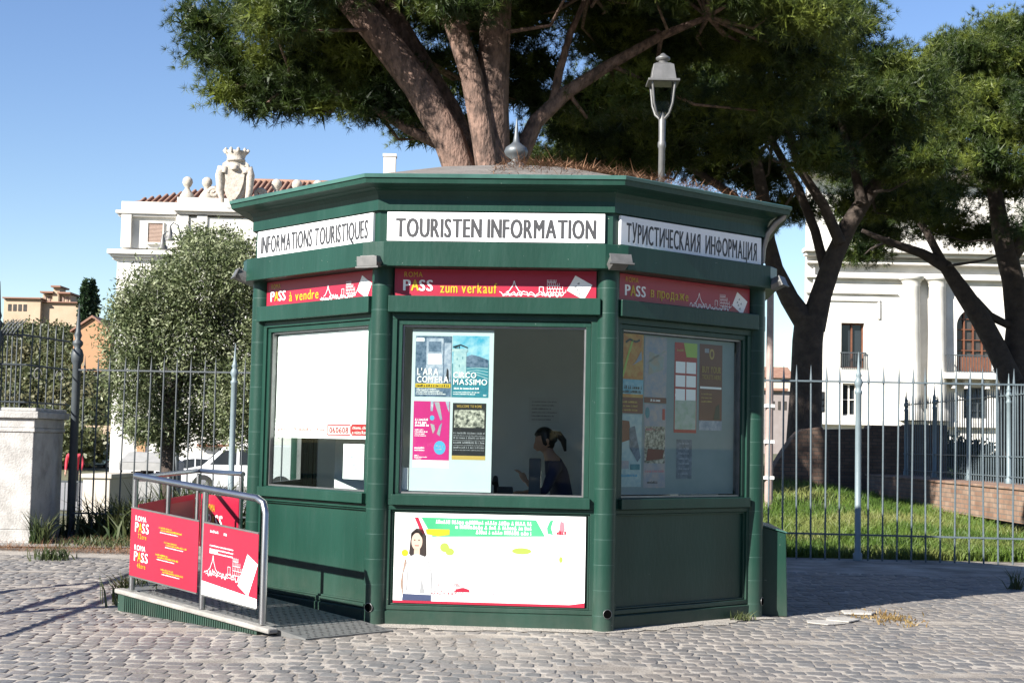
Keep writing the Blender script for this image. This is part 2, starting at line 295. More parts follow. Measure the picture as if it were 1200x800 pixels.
def text(name, body, m, parent, u0, u1, z0, z1, a, k=0, bold=0., rot=0):
    "lettering on face k of an octagon (or flat wall) whose plane is y = -a; capitals fill the box u0..u1, z0..z1; bold thickens strokes sideways"
    if CAP is None: glyph('H')
    x = 0; items = []
    for ch in body:
        if ch == ' ': x += .45 * CAP; continue
        parts, w_ = glyph(ch); items += [(p + [x, 0], f, L) for p, f, L in parts]; x += w_ + .225 * CAP
    allv = np.concatenate([p for p, f, L in items]); xm = allv[:, 0].max(); low = min(0, allv[:, 1].min()) if any(c in 'gjpqyпрдж,' for c in body) else 0; top = max(CAP * .72 if body.islower() else CAP, min(allv[:, 1].max(), CAP * 1.02))
    sx, sz = (u1 - u0) / xm, (z1 - z0) / (top - low); b = MB()
    n = 1 if bold <= 0 else (2 if bold < .012 else (3 if bold < .1 else 5)); sh = [0] if n == 1 else [(-1 + 2 * i / (n - 1)) * bold * .55 * CAP * sx for i in range(n)]
    for i, dx in enumerate(sh):
        for p, f, L in items:
            X = u0 + p[:, 0] * sx + dx; Z = z0 + (p[:, 1] - low) * sz
            if rot: cx, cz, q_, p_ = (u0 + u1) / 2, (z0 + z1) / 2, math.sin(rot), math.cos(rot); X, Z = cx + (X - cx) * p_ - (Z - cz) * q_, cz + (X - cx) * q_ + (Z - cz) * p_
            b.add([(xx, -(a + .0005 * i + .0002 * L), zz) for xx, zz in zip(X, Z)], f)
    o = b.build(name, m, parent); o.rotation_euler = (0, 0, R(45) * k); return o
class Art(MB):
    "flat printed artwork: layers lie 1.2 mm apart"
    def __init__(s, a, mats): super().__init__(); s.a = a; s.mats = mats
    def i(s, m): return s.mats.index(m)
    def pg(s, pts, m, L=1): return s.poly([(u, -(s.a + .0012 * L), z) for u, z in pts], s.i(m))
    def rc(s, u0, u1, z0, z1, m, L=1): return s.pg([(u0, z0), (u1, z0), (u1, z1), (u0, z1)], m, L)
    def disc(s, u, z, ru, rz, m, L=1, n=20): return s.pg([(u + ru * math.cos(2 * math.pi * k / n), z + rz * math.sin(2 * math.pi * k / n)) for k in range(n)], m, L)
    def line(s, pts, wd, m, L=2):
        for (u0, z0), (u1, z1) in zip(pts, pts[1:]):
            d = math.hypot(u1 - u0, z1 - z0) or 1; nx, nz = -(z1 - z0) / d * wd / 2, (u1 - u0) / d * wd / 2
            s.pg([(u0 - nx, z0 - nz), (u1 - nx, z1 - nz), (u1 + nx, z1 + nz), (u0 + nx, z0 + nz)], m, L)
    def words(s, u0, u1, z, h, m, L=2, fill=1., seed=0):
        "an unreadable row of print"
        r_ = random.Random(seed); u = u0; end = u0 + (u1 - u0) * fill
        while u < end:
            g = min(r_.uniform(.35, .7) * h, end - u)
            if r_.random() < .5: s.rc(u, u + g, z, z + h * r_.choice((.7, 1)), m, L)
            else: s.rc(u, u + g, z, z + h * .35, m, L); s.rc(u + g * .3, u + g * .75, z + h * .35, z + h, m, L)
            u += g + h * r_.choice((.18, .18, .18, .55))
    def skyline(s, u0, u1, z0, h, m, L=2, seed=0, wk=.026):
        r_ = random.Random(seed); W = u1 - u0; wd = h * wk; pts = []; u = u0
        while u < u1: pts.append((u, z0 + h * r_.uniform(.05, .32))); u += W / 46
        s.line(pts, wd * 1.3, m, L)
        s.line([(p[0], z0 + (p[1] - z0) * .55) for p in pts[2:-2]], wd, m, L)
        c = u0 + W * .22
        s.line([(c - .12 * W, z0 + h * .25), (c - .07 * W, z0 + h * .34), (c - .045 * W, z0 + h * .48), (c - .02 * W, z0 + h * .6), (c, z0 + h * .85), (c + .02 * W, z0 + h * .6), (c + .045 * W, z0 + h * .48), (c + .07 * W, z0 + h * .34), (c + .12 * W, z0 + h * .25)], wd * 1.4, m, L)
        for j in range(4):
            zz = z0 + h * (.28 + .17 * j); a0, a1 = u0 + W * .72, u0 + W * (1. - .05 * j)
            s.line([(a0, zz), (a1, zz)], wd, m, L)
            for q in range(7): x = a0 + (a1 - a0) * q / 6; s.line([(x, zz), (x, zz + h * .14)], wd * .8, m, L)
        s.line([(u0 + W * .6, z0 + h * .25), (u0 + W * .6, z0 + h * .55), (u0 + W * .66, z0 + h * .55), (u0 + W * .66, z0 + h * .25)], wd, m, L)
    def card(s, u, z, w_, h_, rot, L=3):
        c, q = math.cos(rot), math.sin(rot)
        def T(a, b): return (u + a * c - b * q, z + a * q + b * c)
        s.pg([T(-w_, -h_), T(w_, -h_), T(w_, h_), T(-w_, h_)], 'print_white', L)
        for a, b in ((-.3, .4), (.2, .1), (-.1, -.3), (.3, -.55), (-.4, -.1)):
            s.pg([T(a * w_ - .012, b * h_ - .012), T(a * w_ + .012, b * h_ - .008), T(a * w_, b * h_ + .012)], 'print_grey', L + 1)

# ------------------------------------------------------------ ground
def sstep(t): t = np.clip(t, 0, 1); return t * t * (3 - 2 * t)
def H(x, y):
    x = np.asarray(x, float); y = np.asarray(y, float)
    right = 1.02 * sstep((y - 22.6) / 15.5) * (1 - .62 * sstep((x - 6.2) / 2.6) * (1 - sstep((y - 42) / 8))); left = -np.clip(y - 22.6, 0, 60) * .018
    t = sstep((x + 4) / 6); return np.where(y < 22.3, -.03, left * (1 - t) + right * t - .01)
def hz(x, y): return float(H(x, y))
gx = np.unique(np.concatenate([np.linspace(-900, -40, 24), np.linspace(-40, 40, 121), np.linspace(40, 900, 24)]))
gy = np.unique(np.concatenate([np.linspace(-400, 0, 14), np.linspace(0, 22.3, 12), np.linspace(22.31, 60, 90), np.linspace(60, 120, 30), np.linspace(120, 1600, 24)]))
XX, YY = np.meshgrid(gx, gy); ZZ = H(XX, YY); nx_ = len(gx)
v = np.stack([XX, YY, ZZ], -1).reshape(-1, 3); ii, jj = np.meshgrid(np.arange(nx_ - 1), np.arange(len(gy) - 1)); b0 = (jj * nx_ + ii).ravel()
o = np_mesh('ground', v, np.stack([b0, b0 + 1, b0 + 1 + nx_, b0 + nx_], 1), 'earth'); tag(o, kind='structure')
for p in o.data.polygons: p.use_smooth = True
mb = MB(); mb.poly([(-40, -30, -.0032), (40, -30, -.0032), (40, 22.25, -.0032), (-40, 22.25, -.0032)]); tag(mb.build('joint_bed', 'joint_sand'), kind='structure')
# the sunlit street beyond the fence on the left
mb = MB(); sv = []
for y_ in np.linspace(36, 84, 20):
    for x_ in (-40, -20, -6): sv.append((x_, y_, hz(x_, y_) + .02))
mb.add(sv, [(i * 3 + k, i * 3 + k + 1, i * 3 + k + 4, i * 3 + k + 3) for i in range(19) for k in range(2)]); tag(mb.build('street', 'asphalt'), kind='structure')

# cobbles: stones laid in shallow arcs
def cobbles():
    V, F = [], []; PW, PD = .138, .212; n = 0
    tops = []
    for j in range(-8, 66):
        y0 = 7.6 + j * PD * .86
        shift = rng.uniform(0, PW)
        for i in range(int(24 / PW)):
            x = -12 + i * PW + shift
            y = y0 + .30 * (2 * abs(((x + .9 * math.floor(j / 9)) / 2.6) % 1 - .5)) ** 1.5 + rng.uniform(-.018, .018)
            if y > 22.2 or y < 5: continue
            if (x < -4.6 and y > 20.9 + .05 * math.sin(x * 3)): continue
            tops.append((x + rng.uniform(-.01, .01), y))
    t = np.array(tops); N = len(t)
    hw = PW / 2 * rng.uniform(.84, .99, N) - .004; hd = PD * .86 / 2 * rng.uniform(.84, 1.0, N) - .006; ang = rng.normal(0, .085, N); zt = rng.normal(0.0, .0018, N); tx = rng.normal(0, .007, N); ty = rng.normal(0, .006, N)
    rings = []
    for sc_, dz in ((1.0, -.04), (.995, -.004), (.97, -.0008), (.75, .0008)):
        pts = []
        for q in range(8):
            a = q * math.pi / 4 + math.pi / 8
            big = abs(math.cos(a)) > abs(math.sin(a)); cx_ = np.sign(math.cos(a)) * (1 if big else .66); cy_ = np.sign(math.sin(a)) * (.74 if big else 1)
            jx = 1 + rng.normal(0, .06, N); jy = 1 + rng.normal(0, .045, N)
            if sc_ < 1.0: jx, jy = jit[q]
            lx = hw * sc_ * cx_ * jx; ly = hd * sc_ * cy_ * jy
            if sc_ == 1.0:
                if q == 0: jit = {}
                jit[q] = (jx, jy)
            X = t[:, 0] + lx * np.cos(ang) - ly * np.sin(ang); Y = t[:, 1] + lx * np.sin(ang) + ly * np.cos(ang)
            pts.append(np.stack([X, Y, zt + dz + lx * tx + ly * ty], -1))
        rings.append(np.stack(pts, 1))
    v = np.concatenate(rings, 1)      # N,32,3
    base = (np.arange(N) * 32)[:, None, None]; fs = []
    for L in range(3):
        for q in range(8): fs.append((L * 8 + q, L * 8 + (q + 1) % 8, (L + 1) * 8 + (q + 1) % 8, (L + 1) * 8 + q))
    for q in (0, 2, 4): pass
    fs += [(24, 25, 26, 27), (24, 27, 28, 31), (28, 29, 30, 31)]
    f = (base + np.array(fs)[None]).reshape(-1, 4)
    ob = np_mesh('cobblestone_paving', v.reshape(-1, 3), f, 'cobble'); tag(ob, kind='structure')
    sm = np.ones(len(f), bool); ob.data.polygons.foreach_set('use_smooth', sm)
cobbles()

# ------------------------------------------------------------ kiosk
KX, KY, KA = 0.0017, 15.5048, -0.0665
AP = 2.39                                # apothem of the column circle
kiosk = thing('ticket_kiosk', (KX, KY, 0), 'dark green octagonal tourist ticket kiosk with white information signs', 'kiosk', KA)
kp = lambda nm, mb, m, k=0, bevel=0, parent=None: rotk(mb.build(nm, m, parent or kiosk, None, bevel), k)
def rotk(o, k): o.rotation_euler = (0, 0, R(45) * k); return o
# roof
mb = MB(); K8 = 1 / math.cos(math.pi / 8)
def octp(a, z): return [(a * K8 * math.cos(-math.pi / 2 + R(22.5) + R(45) * i), a * K8 * math.sin(-math.pi / 2 + R(22.5) + R(45) * i), z) for i in range(8)]
vv = octp(2.66, 3.885) + octp(1.4, 4.20) + octp(.12, 4.46)
mb.add(vv, [(i + 8 * L, (i + 1) % 8 + 8 * L, (i + 1) % 8 + 8 * L + 8, i + 8 * L + 8) for L in (0, 1) for i in range(8)] + [list(range(16, 24)), list(range(8))[::-1]])
roof = mb.build('roof', 'roof_felt', kiosk)
mb = MB().lathe([(.09, 0), (.10, .04), (.05, .06), (.045, .085), (.11, .13), (.125, .17), (.11, .21), (.06, .245), (.035, .27), (.025, .34), (.012, .46), (.004, .52)], (0, 0, 4.45), 18)
mb.build('finial', 'finial_lead', roof)
# cornice: rim, cove and frieze
prof = [(2.40, 3.60), (2.50, 3.605), (2.50, 3.70), (2.506, 3.74), (2.53, 3.775), (2.575, 3.795), (2.64, 3.806), (2.70, 3.812), (2.705, 3.857), (2.40, 3.857)]
kp('cornice', MB().ring(prof[::-1]), 'green_paint')
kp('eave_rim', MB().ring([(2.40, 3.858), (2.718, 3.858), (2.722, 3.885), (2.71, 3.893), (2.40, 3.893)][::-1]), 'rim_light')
kp('frieze', MB().ring([(2.38, 3.30), (2.465, 3.30), (2.465, 3.604), (2.38, 3.604)][::-1]), 'green_paint')
# beam with chamfered corners
def chamfer_ring(a, ch, z0, z1, inner):
    pts = []
    for i in range(8):
        th = R(45) * i; hw = a * math.tan(math.pi / 8) - ch
        for u in (-hw, hw): pts.append((u * math.cos(th) + a * math.sin(th), u * math.sin(th) - a * math.cos(th)))
    q = [(p[0] * inner / a, p[1] * inner / a) for p in pts]; n = 16; b = MB()
    b.add([(*p, z0) for p in pts] + [(*p, z1) for p in pts] + [(*p, z0) for p in q] + [(*p, z1) for p in q],
          [f for i in range(n) for j in [(i + 1) % n] for f in ((i, j, n + j, n + i), (n + i, n + j, 3 * n + j, 3 * n + i), (2 * n + i, 3 * n + i, 3 * n + j, 2 * n + j), (i, 2 * n + i, 2 * n + j, j))])
    return b
kp('beam', chamfer_ring(2.60, .115, 3.104, 3.318, 2.38), 'green_paint', bevel=.006)
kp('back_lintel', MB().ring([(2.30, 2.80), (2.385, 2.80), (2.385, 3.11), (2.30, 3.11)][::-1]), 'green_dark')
kp('plinth', MB().ring([(2.20, .0), (2.425, .0), (2.43, .12), (2.405, .135), (2.20, .135)][::-1]), 'green_paint')
kp('floor', MB().add(octp(2.22, .10) + octp(2.22, .15), [list(range(8))[::-1], list(range(8, 16))] + [(i, (i + 1) % 8, 8 + (i + 1) % 8, 8 + i) for i in range(8)]), 'interior_floor')
kp('ceiling', MB().add(octp(2.36, 2.86) + octp(2.36, 2.92), [list(range(8))[::-1], list(range(8, 16))] + [(i, (i + 1) % 8, 8 + (i + 1) % 8, 8 + i) for i in range(8)]), 'interior')
# columns
def column_mesh():
    b = MB(); rc = .098; zs = [0]; mi = []
    for q in [.135 + .2165 * i for i in range(14)]: zs += [q - .0022, q + .0022]; mi += [0, 1]
    zs.append(3.12); mi.append(0); n = 32
    b.add([(rc * math.cos(2 * math.pi * k / n), rc * math.sin(2 * math.pi * k / n), z) for z in zs for k in range(n)], [])
    for i, m in enumerate(mi):
        for k in range(n): b.f.append([i * n + k, i * n + (k + 1) % n, (i + 1) * n + (k + 1) % n, (i + 1) * n + k]); b.m.append(m); b.sm.append(True)
    return b
column0 = None
for i in range(8):
    a = -math.pi / 2 + R(22.5) + R(45) * i; rr = 2.5868
    if column0 is None:
        column0 = column_mesh().build('column', ['green_paint', 'groove'], kiosk); c = column0
        h = MB(); h.tube([(.038 * math.cos(q * math.pi / 10), .038 * math.sin(q * math.pi / 10), .008) for q in range(21)], .003, 8, 0); h.tube([(0, 0, -.02), (0, 0, .0115)], .036, 16, 1)
        ho0 = h.build('drain_hole', ['steel_dull', 'hole_black'], c)
    else:
        c = column0.copy(); col.objects.link(c); c.parent = kiosk
        for s_ in (ho0,): d = s_.copy(); col.objects.link(d); d.parent = c
    c.location = (rr * math.cos(a), rr * math.sin(a), 0)
    # hole low on the column, facing between the two neighbouring faces
    hole = [ch for ch in c.children if ch.name.startswith('drain')][0]
    d = Vector((math.cos(a), math.sin(a), 0)); hole.location = d * .094 + Vector((0, 0, .155)); hole.rotation_euler = d.to_track_quat('Z', 'Y').to_euler()
# transom, panels, windows on every face
FW = .905
def frame_mb(u0, u1, z0, z1, w_, a0, a1, b=None):
    b = b or MB(); b.box(u0, u1, -a1, -a0, z0, z0 + w_); b.box(u0, u1, -a1, -a0, z1 - w_, z1); b.box(u0, u0 + w_, -a1, -a0, z0 + w_, z1 - w_); b.box(u1 - w_, u1, -a1, -a0, z0 + w_, z1 - w_); return b
first = {}
def rep(key, k, make):
    "first use builds the part, later faces get copies sharing its mesh"
    if key not in first: first[key] = make(); o = first[key]
    else:
        src = first[key]; o = src.copy(); col.objects.link(o)
        for ch in src.children: d = ch.copy(); col.objects.link(d); d.parent = o
    o.rotation_euler = (0, 0, R(45) * k); return o
def mk_transom(): return MB().box(-.925, .925, -2.50, -2.36, 2.713, 2.858).build('transom', 'green_paint', kiosk, None, .006)
def mk_window():
    b = MB(); frame_mb(-FW, FW, 1.035, 2.712, .055, 2.34, 2.425, b); frame_mb(-FW + .056, FW - .056, 1.092, 2.655, .045, 2.33, 2.405, b)
    b.box(-.862, .862, -2.47, -2.426, 1.04, 1.13)
    o = b.build('window', 'green_paint', kiosk, None, .004)
    frame_mb(-.803, .803, 1.138, 2.609, .014, 2.335, 2.38).build('glazing_bead', 'steel_dull', o)
    MB().poly([(-.79, -2.35, 1.15), (.79, -2.35, 1.15), (.79, -2.35, 2.597), (-.79, -2.35, 2.597)]).build('glass', 'glass', o); return o
def mk_panel():
    b = MB(); frame_mb(-FW, FW, .136, 1.034, .038, 2.34, 2.42, b); b.box(-FW + .039, FW - .039, -2.372, -2.35, .175, .995); frame_mb(-FW + .0395, FW - .0395, .1755, .9945, .016, 2.373, 2.40, b)
    return b.build('lower_panel', 'green_paint', kiosk, None, .004)
for k in (0, 1, 7, 6, 2, 3, 4, 5):
    rep('tr', k, mk_transom); rep('win', k, mk_window); rep('pan', k, mk_panel)
for k in (3, 4, 5): rotk(MB().box(-.80, .80, -2.325, -2.315, 1.05, 2.70).build('window_blocker', 'interior', kiosk), k)  # opaque sheets added behind the back windows to shut out the daylight
# information signs
for k, s_, b in ((7, 'INFORMATIONS TOURISTIQUES', .16), (0, 'TOURISTEN INFORMATION', .135), (1, 'ТУРИСТИЧЕСКАИЯ  ИНФОРМАЦИЯ', .08)):
    o = MB().box(-.9525, .9525, -2.494, -2.466, 3.337, 3.592).build('sign_board', 'white_sign', kiosk, None, .003); rotk(o, k)
    t = text('lettering', s_, 'letter_grey', o, -.88 if k != 0 else -.87, .88 if k != 0 else .87, 3.372 if k != 1 else 3.365, 3.538, 2.4955, 0, b); 
frame = lambda a, u, z0, z1: None
# ROMA PASS strips above the windows
BM = ['magenta_red', 'print_white', 'print_yellow', 'print_grey', 'print_pinkline']
for k, s_ in ((7, 'à vendre'), (0, 'zum verkauf'), (1, 'в прoдaжe')):
    a = Art(2.412, BM); a.box(-.885, .885, -2.412, -2.395, 2.862, 3.10)
    a.skyline(.04, .62, 2.864, .17, 'print_white', 1, k); a.card(.74, 2.955, .085, .075, -.5, 2)
    o = a.build('banner', BM, kiosk); rotk(o, k)
    text('lettering', 'ROMA', 'print_yellow', o, -.80, -.64, 3.03, 3.075, 2.415)
    text('lettering', 'P', 'print_white', o, -.805, -.745, 2.91, 3.005, 2.415, 0, .09); text('lettering', 'A', 'print_yellow', o, -.738, -.672, 2.91, 3.005, 2.415, 0, .09); text('lettering', 'SS', 'print_white', o, -.666, -.55, 2.91, 3.005, 2.415, 0, .09)
    text('lettering', s_, 'print_yellow', o, -.48, .015, 2.895, 2.985, 2.415, 0, .06)
# floodlights under the beam at each visible corner
def mk_flood():
    b = MB(); b.prism([(-.13, -.02), (-.10, -.075), (.10, -.075), (.13, -.02), (.10, .06), (-.10, .06)], 'y', -.14, .02)
    b.box(-.16, .16, -.165, -.141, -.09, -.07); b.box(-.14, .14, -.160, -.142, -.068, .05)
    b.tube([(-.135, .0, -.01), (-.16, .05, .05), (-.12, .10, .08), (.12, .10, .08), (.16, .05, .05), (.135, 0, -.01)], .009, 8)
    return b
fl0 = None
for i, m, tl in ((7, 'lamp_grey', -.75), (0, 'lamp_grey', .15), (1, 'lamp_grey', .15), (6, 'lamp_grey', -.9)):
    a = -math.pi / 2 + R(22.5) + R(45) * i
    if fl0 is None: fl0 = mk_flood().build('floodlight', m, kiosk, None, .004); o = fl0
    else: o = fl0.copy(); col.objects.link(o)
    o.location = (2.76 * math.cos(a), 2.76 * math.sin(a), 3.15); o.rotation_euler = (R(-24 if i != 7 else 4), 0, a + math.pi / 2); o.scale = (.72,) * 3
# curved grey downpipe at the right-hand eave corner
a = -math.pi / 2 + R(22.5) + R(45) * 1
def pol(r_, z, da=0): return (r_ * math.cos(a + da), r_ * math.sin(a + da), z)
MB().tube([pol(2.88, 3.85), pol(2.86, 3.80), pol(2.78, 3.74), pol(2.70, 3.64), pol(2.665, 3.50), pol(2.66, 3.36)], [.02, .03, .034, .034, .026, .02], 12).build('downpipe', 'steel_dull', kiosk)
# interior partition and the grey back door
kp('partition_wall', MB().box(-1.7, 1.02, -.62, -.56, .151, 2.859), 'interior')
b = MB(); b.box(1.03, 1.10, -.64, -.54, .151, 2.859); b.box(1.62, 1.70, -.64, -.54, .151, 2.859); b.box(1.101, 1.619, -.60, -.57, .151, 2.45, 1); b.box(1.101, 1.619, -.64, -.54, 2.46, 2.859)
kp('inner_door', b, ['interior_dark', 'black'])

# notices inside the windows -------------------------------------------------
def ktop(name, mb, mats, label, cat, k, group=None):
    "a sheet fixed in a kiosk window stays a thing of its own"
    o = mb.build(name, mats); o.matrix_world = Matrix.Translation((KX, KY, 0)) @ Matrix.Rotation(KA + R(45) * k, 4, 'Z'); return tag(o, label, cat, group)
def ltop(o, s_, m, u0, u1, z0, z1, a, bold=0.): return text('lettering', s_, m, o, u0, u1, z0, z1, a, 0, bold)
NA = 2.330
# pale blue board on the left half of the front window
board = ktop('notice_board', MB().box(-.725, -.005, -NA, -NA + .012, 1.16, 2.575), ['board_pale'], 'pale blue notice board filling the left half of the front window', 'notice board', 0)
pa = NA + .001
ml = ['print_deep', 'print_bluegrey', 'print_white', 'print_yellow', 'print_teal', 'print_black']
a = Art(pa, ml); a.rc(-.695, -.375, 1.985, 2.52, 'print_deep', 0); a.rc(-.60, -.45, 2.10, 2.50, 'print_bluegrey', 1); a.rc(-.44, -.38, 2.12, 2.46, 'print_bluegrey', 1)
a.rc(-.69, -.62, 2.47, 2.50, 'print_white', 1); a.rc(-.585, -.465, 2.27, 2.36, 'print_white', 2); a.rc(-.58, -.47, 2.38, 2.47, 'print_deep', 2)
a.pg([(-.425, 2.12), (-.395, 2.12), (-.40, 2.22), (-.415, 2.24)], 'print_black', 2)
a.rc(-.69, -.38, 2.065, 2.10, 'print_yellow', 2); a.words(-.68, -.39, 2.073, .018, 'print_black', 3, 1, 3)
for i in range(4): a.words(-.68, -.39, 2.005 + .015 * i, .008, 'print_white', 2, .9 - .1 * i, i)
o = ktop('poster', a, ml, 'dark blue exhibition poster with white title, top left of the board in the front window', 'poster', 0)
ltop(o, "L'ARA", 'print_white', -.675, -.49, 2.175, 2.235, pa + .005, .05); ltop(o, "COM'ERA", 'print_white', -.675, -.40, 2.11, 2.165, pa + .005, .05)
ml = ['print_sky', 'print_teal', 'print_pale', 'print_white', 'print_black', 'print_deep']
a = Art(pa, ml); a.rc(-.37, -.045, 1.985, 2.525, 'print_sky', 0); a.rc(-.37, -.045, 1.985, 2.28, 'print_teal', 1)
a.pg([(-.25, 2.25), (-.05, 2.25), (-.05, 2.315), (-.13, 2.345), (-.20, 2.36), (-.25, 2.34)], 'print_deep', 2); a.rc(-.36, -.245, 2.15, 2.41, 'print_pale', 2)
a.rc(-.37, -.235, 2.385, 2.41, 'print_pale', 3); a.line([(-.365, 2.425), (-.30, 2.445), (-.235, 2.42)], .01, 'print_black', 3)
for u in (-.35, -.335, -.315): a.rc(u, u + .007, 2.41, 2.435, 'print_black', 3)
for u, z in ((-.33, 2.31), (-.28, 2.32), (-.31, 2.25)): a.rc(u, u + .006, z, z + .02, 'print_teal', 3)
for i in range(4): a.line([(-.24, 2.235 - .025 * i), (-.15, 2.245 - .02 * i), (-.05, 2.24 - .03 * i)], .006, 'print_pale', 2)
a.words(-.35, -.13, 2.055, .016, 'print_white', 3, 1, 5); a.words(-.355, -.12, 2.025, .009, 'print_white', 3, 1, 6); a.words(-.355, -.16, 2.008, .008, 'print_white', 3, 1, 7); a.words(-.09, -.06, 2.0, .012, 'print_white', 3, 1, 8)
o = ktop('poster', a, ml, 'turquoise CIRCO MASSIMO poster with a pale tower, in the front window', 'poster', 0)
ltop(o, 'CIRCO', 'print_white', -.355, -.155, 2.155, 2.205, pa + .006, .03); ltop(o, 'MASSIMO', 'print_white', -.355, -.058, 2.095, 2.145, pa + .006, .03)
ml = ['print_pink', 'print_white', 'print_blue', 'print_bluegrey', 'print_black', 'print_lilac']
a = Art(pa, ml); a.rc(-.70, -.38, 1.365, 1.94, 'print_white', 0); a.rc(-.70, -.38, 1.43, 1.945, 'print_pink', 1)
a.pg([(-.52, 1.94), (-.475, 1.94), (-.445, 1.79), (-.46, 1.775)], 'print_lilac', 2); a.pg([(-.55, 1.86), (-.53, 1.86), (-.525, 1.945), (-.55, 1.945)], 'print_bluegrey', 2); a.pg([(-.42, 1.945), (-.385, 1.945), (-.385, 1.85), (-.40, 1.88)], 'print_bluegrey', 2)
a.disc(-.535, 1.80, .02, .022, 'print_blue', 2); a.pg([(-.55, 1.75), (-.515, 1.74), (-.505, 1.70), (-.525, 1.66)], 'print_lilac', 2); a.pg([(-.49, 1.66), (-.465, 1.64), (-.445, 1.76), (-.47, 1.73)], 'print_lilac', 2)
a.disc(-.462, 1.54, .052, .06, 'print_blue', 2); a.words(-.50, -.425, 1.545, .018, 'print_bluegrey', 3, 1, 1); a.words(-.495, -.435, 1.52, .012, 'print_bluegrey', 3, 1, 2)
for i, (z, h, fl) in enumerate(((1.775, .018, .9), (1.75, .018, .8), (1.725, .02, 1), (1.69, .01, .6), (1.672, .01, .9), (1.655, .01, .7), (1.638, .01, .8), (1.53, .014, .7), (1.51, .012, .7), (1.465, .009, .3), (1.452, .009, .9), (1.438, .008, .5))):
    a.words(-.685, -.56, z, h, 'print_white', 2, fl, i)
ktop('poster', a, ml, 'bright pink poster with a light blue circle, bottom left of the front window board', 'poster', 0)
ml = ['print_black', 'print_photo', 'print_gold', 'print_white', 'print_grey']
a = Art(pa, ml); a.rc(-.355, -.06, 1.475, 1.935, 'print_black', 0); a.rc(-.34, -.075, 1.72, 1.875, 'print_photo', 1); a.rc(-.355, -.06, 1.44, 1.475, 'print_gold', 0)
for i in range(4): a.words(-.345, -.07, 1.665 - .042 * i, .016, 'print_grey', 1, 1, i); a.words(-.345, -.07, 1.646 - .042 * i, .008, 'print_grey', 1, 1, i + 9)
o = ktop('poster', a, ml, 'black WELCOME TO ROME poster with a gold foot, in the front window', 'poster', 0)
ltop(o, 'WELCOME TO ROME', 'print_gold', -.32, -.10, 1.895, 1.918, pa + .003, .05)
a = Art(2.33, ['board_pale']); a.box(-.785, -.735, -2.33, -2.322, 1.17, 1.36)
ktop('paper_sheet', a, ['paper'], 'small white sheet in the bottom left corner of the front window', 'paper', 0)
# white sheet in the left-hand window
ml = ['print_white', 'print_pinkline', 'print_yellow', 'print_red']
a = Art(2.335, ml); a.box(-.775, .775, -2.335, -2.329, 1.60, 2.585, 0)
a.line([(.11, 1.635), (.11, 1.725), (.47, 1.725), (.47, 1.635), (.11, 1.635)], .012, 'print_red', 1); a.pg([(.50, 1.63), (.775, 1.63), (.775, 1.735), (.50, 1.735), (.48, 1.71), (.48, 1.655)], 'print_red', 1)
o = ktop('window_sheet', a, ml, 'big white sheet with phone number covering the upper left-hand window', 'window sheet', 7)
ltop(o, '060608', 'print_red', .145, .44, 1.65, 1.708, 2.338, .10); ltop(o, 'chiama, clicca', 'print_white', .51, .765, 1.685, 1.715, 2.338, .06); ltop(o, 'e visita Roma!', 'print_white', .51, .765, 1.645, 1.675, 2.338, .06)
ltop(o, 'prefisso (+39) 060608 visit Rome!', 'print_red', -.73, .08, 1.655, 1.70, 2.337, .05)
a = Art(2.325, ['paper', 'print_bluegrey']); a.box(.36, .68, -2.325, -2.32, 1.24, 1.555)
for i in range(6): a.words(.40, .64, 1.50 - .035 * i, .012, 'print_bluegrey', 1, 1 - .1 * (i % 3), i)
ktop('paper_sheet', a, ['paper', 'print_bluegrey'], 'white printed paper low in the left-hand window beside the ramp', 'paper', 7)
# right-hand window: backing board with shade put into its colour, and a crowd of posters
o = ktop('notice_board', MB().box(-.775, .775, -2.325, -2.315, 1.16, 2.587), ['board_shaded'], 'pale board coloured darker for shade in the right-hand window behind many posters', 'notice board', 1)
pb = 2.327
def poster(u0, u1, z0, z1, base, label, fn, extra):
    mls = [base] + [e for e in extra if e != base]; a = Art(pb, mls); a.rc(u0, u1, z0, z1, base, 0); fn(a, u0, u1, z0, z1); return ktop('poster', a, mls, label, 'poster', 1)
def f1(a, u0, u1, z0, z1):
    a.rc(u0, u1, z0 + .17, z0 + .30, 'print_sky', 1); a.rc(u0, u1, z0, z0 + .14, 'print_maroon', 1)
    a.line([(u0 + .03, z1 - .4), (u0 + .1, z1 - .2), (u0 + .16, z1 - .05)], .02, 'print_lime', 2); a.line([(u0 + .07, z1 - .08), (u0 + .12, z1 - .05), (u0 + .2, z1 - .07), (u1 - .05, z1 - .05)], .018, 'print_black', 2)
    a.pg([(u0 + .15, z0 + .42), (u1 - .02, z0 + .48), (u1 - .03, z0 + .56), (u0 + .2, z0 + .46)], 'print_lilac', 2)
    a.words(u0 + .06, u1 - .02, z0 + .215, .03, 'print_black', 2, 1, 1); a.words(u0 + .02, u1 - .02, z0 + .18, .022, 'print_black', 2, 1, 2)
    for i in range(3): a.words(u0 + .02, u1 - .02, z0 + .02 + .035 * i, .018, 'print_gold', 2, .8, i)
poster(-.77, -.47, 1.88, 2.585, 'print_orange', 'orange picture poster with blue foot, top left of the shaded window', f1, ['print_sky', 'print_maroon', 'print_lime', 'print_black', 'print_lilac', 'print_gold'])
def f2(a, u0, u1, z0, z1):
    a.line([(u0 + .02, z1 - .25), (u0 + .14, z1 - .18), (u1 - .02, z1 - .12)], .012, 'print_cream', 1); a.pg([(u0 + .05, z0 + .25), (u1 - .05, z0 + .3), (u1 - .04, z0 + .42), (u0 + .06, z0 + .46)], 'print_cream', 1)
    a.rc(u0, u1, z0, z0 + .05, 'print_maroon', 1); a.words(u0 + .08, u1 - .08, z0 + .015, .02, 'print_white', 2, 1, 1)
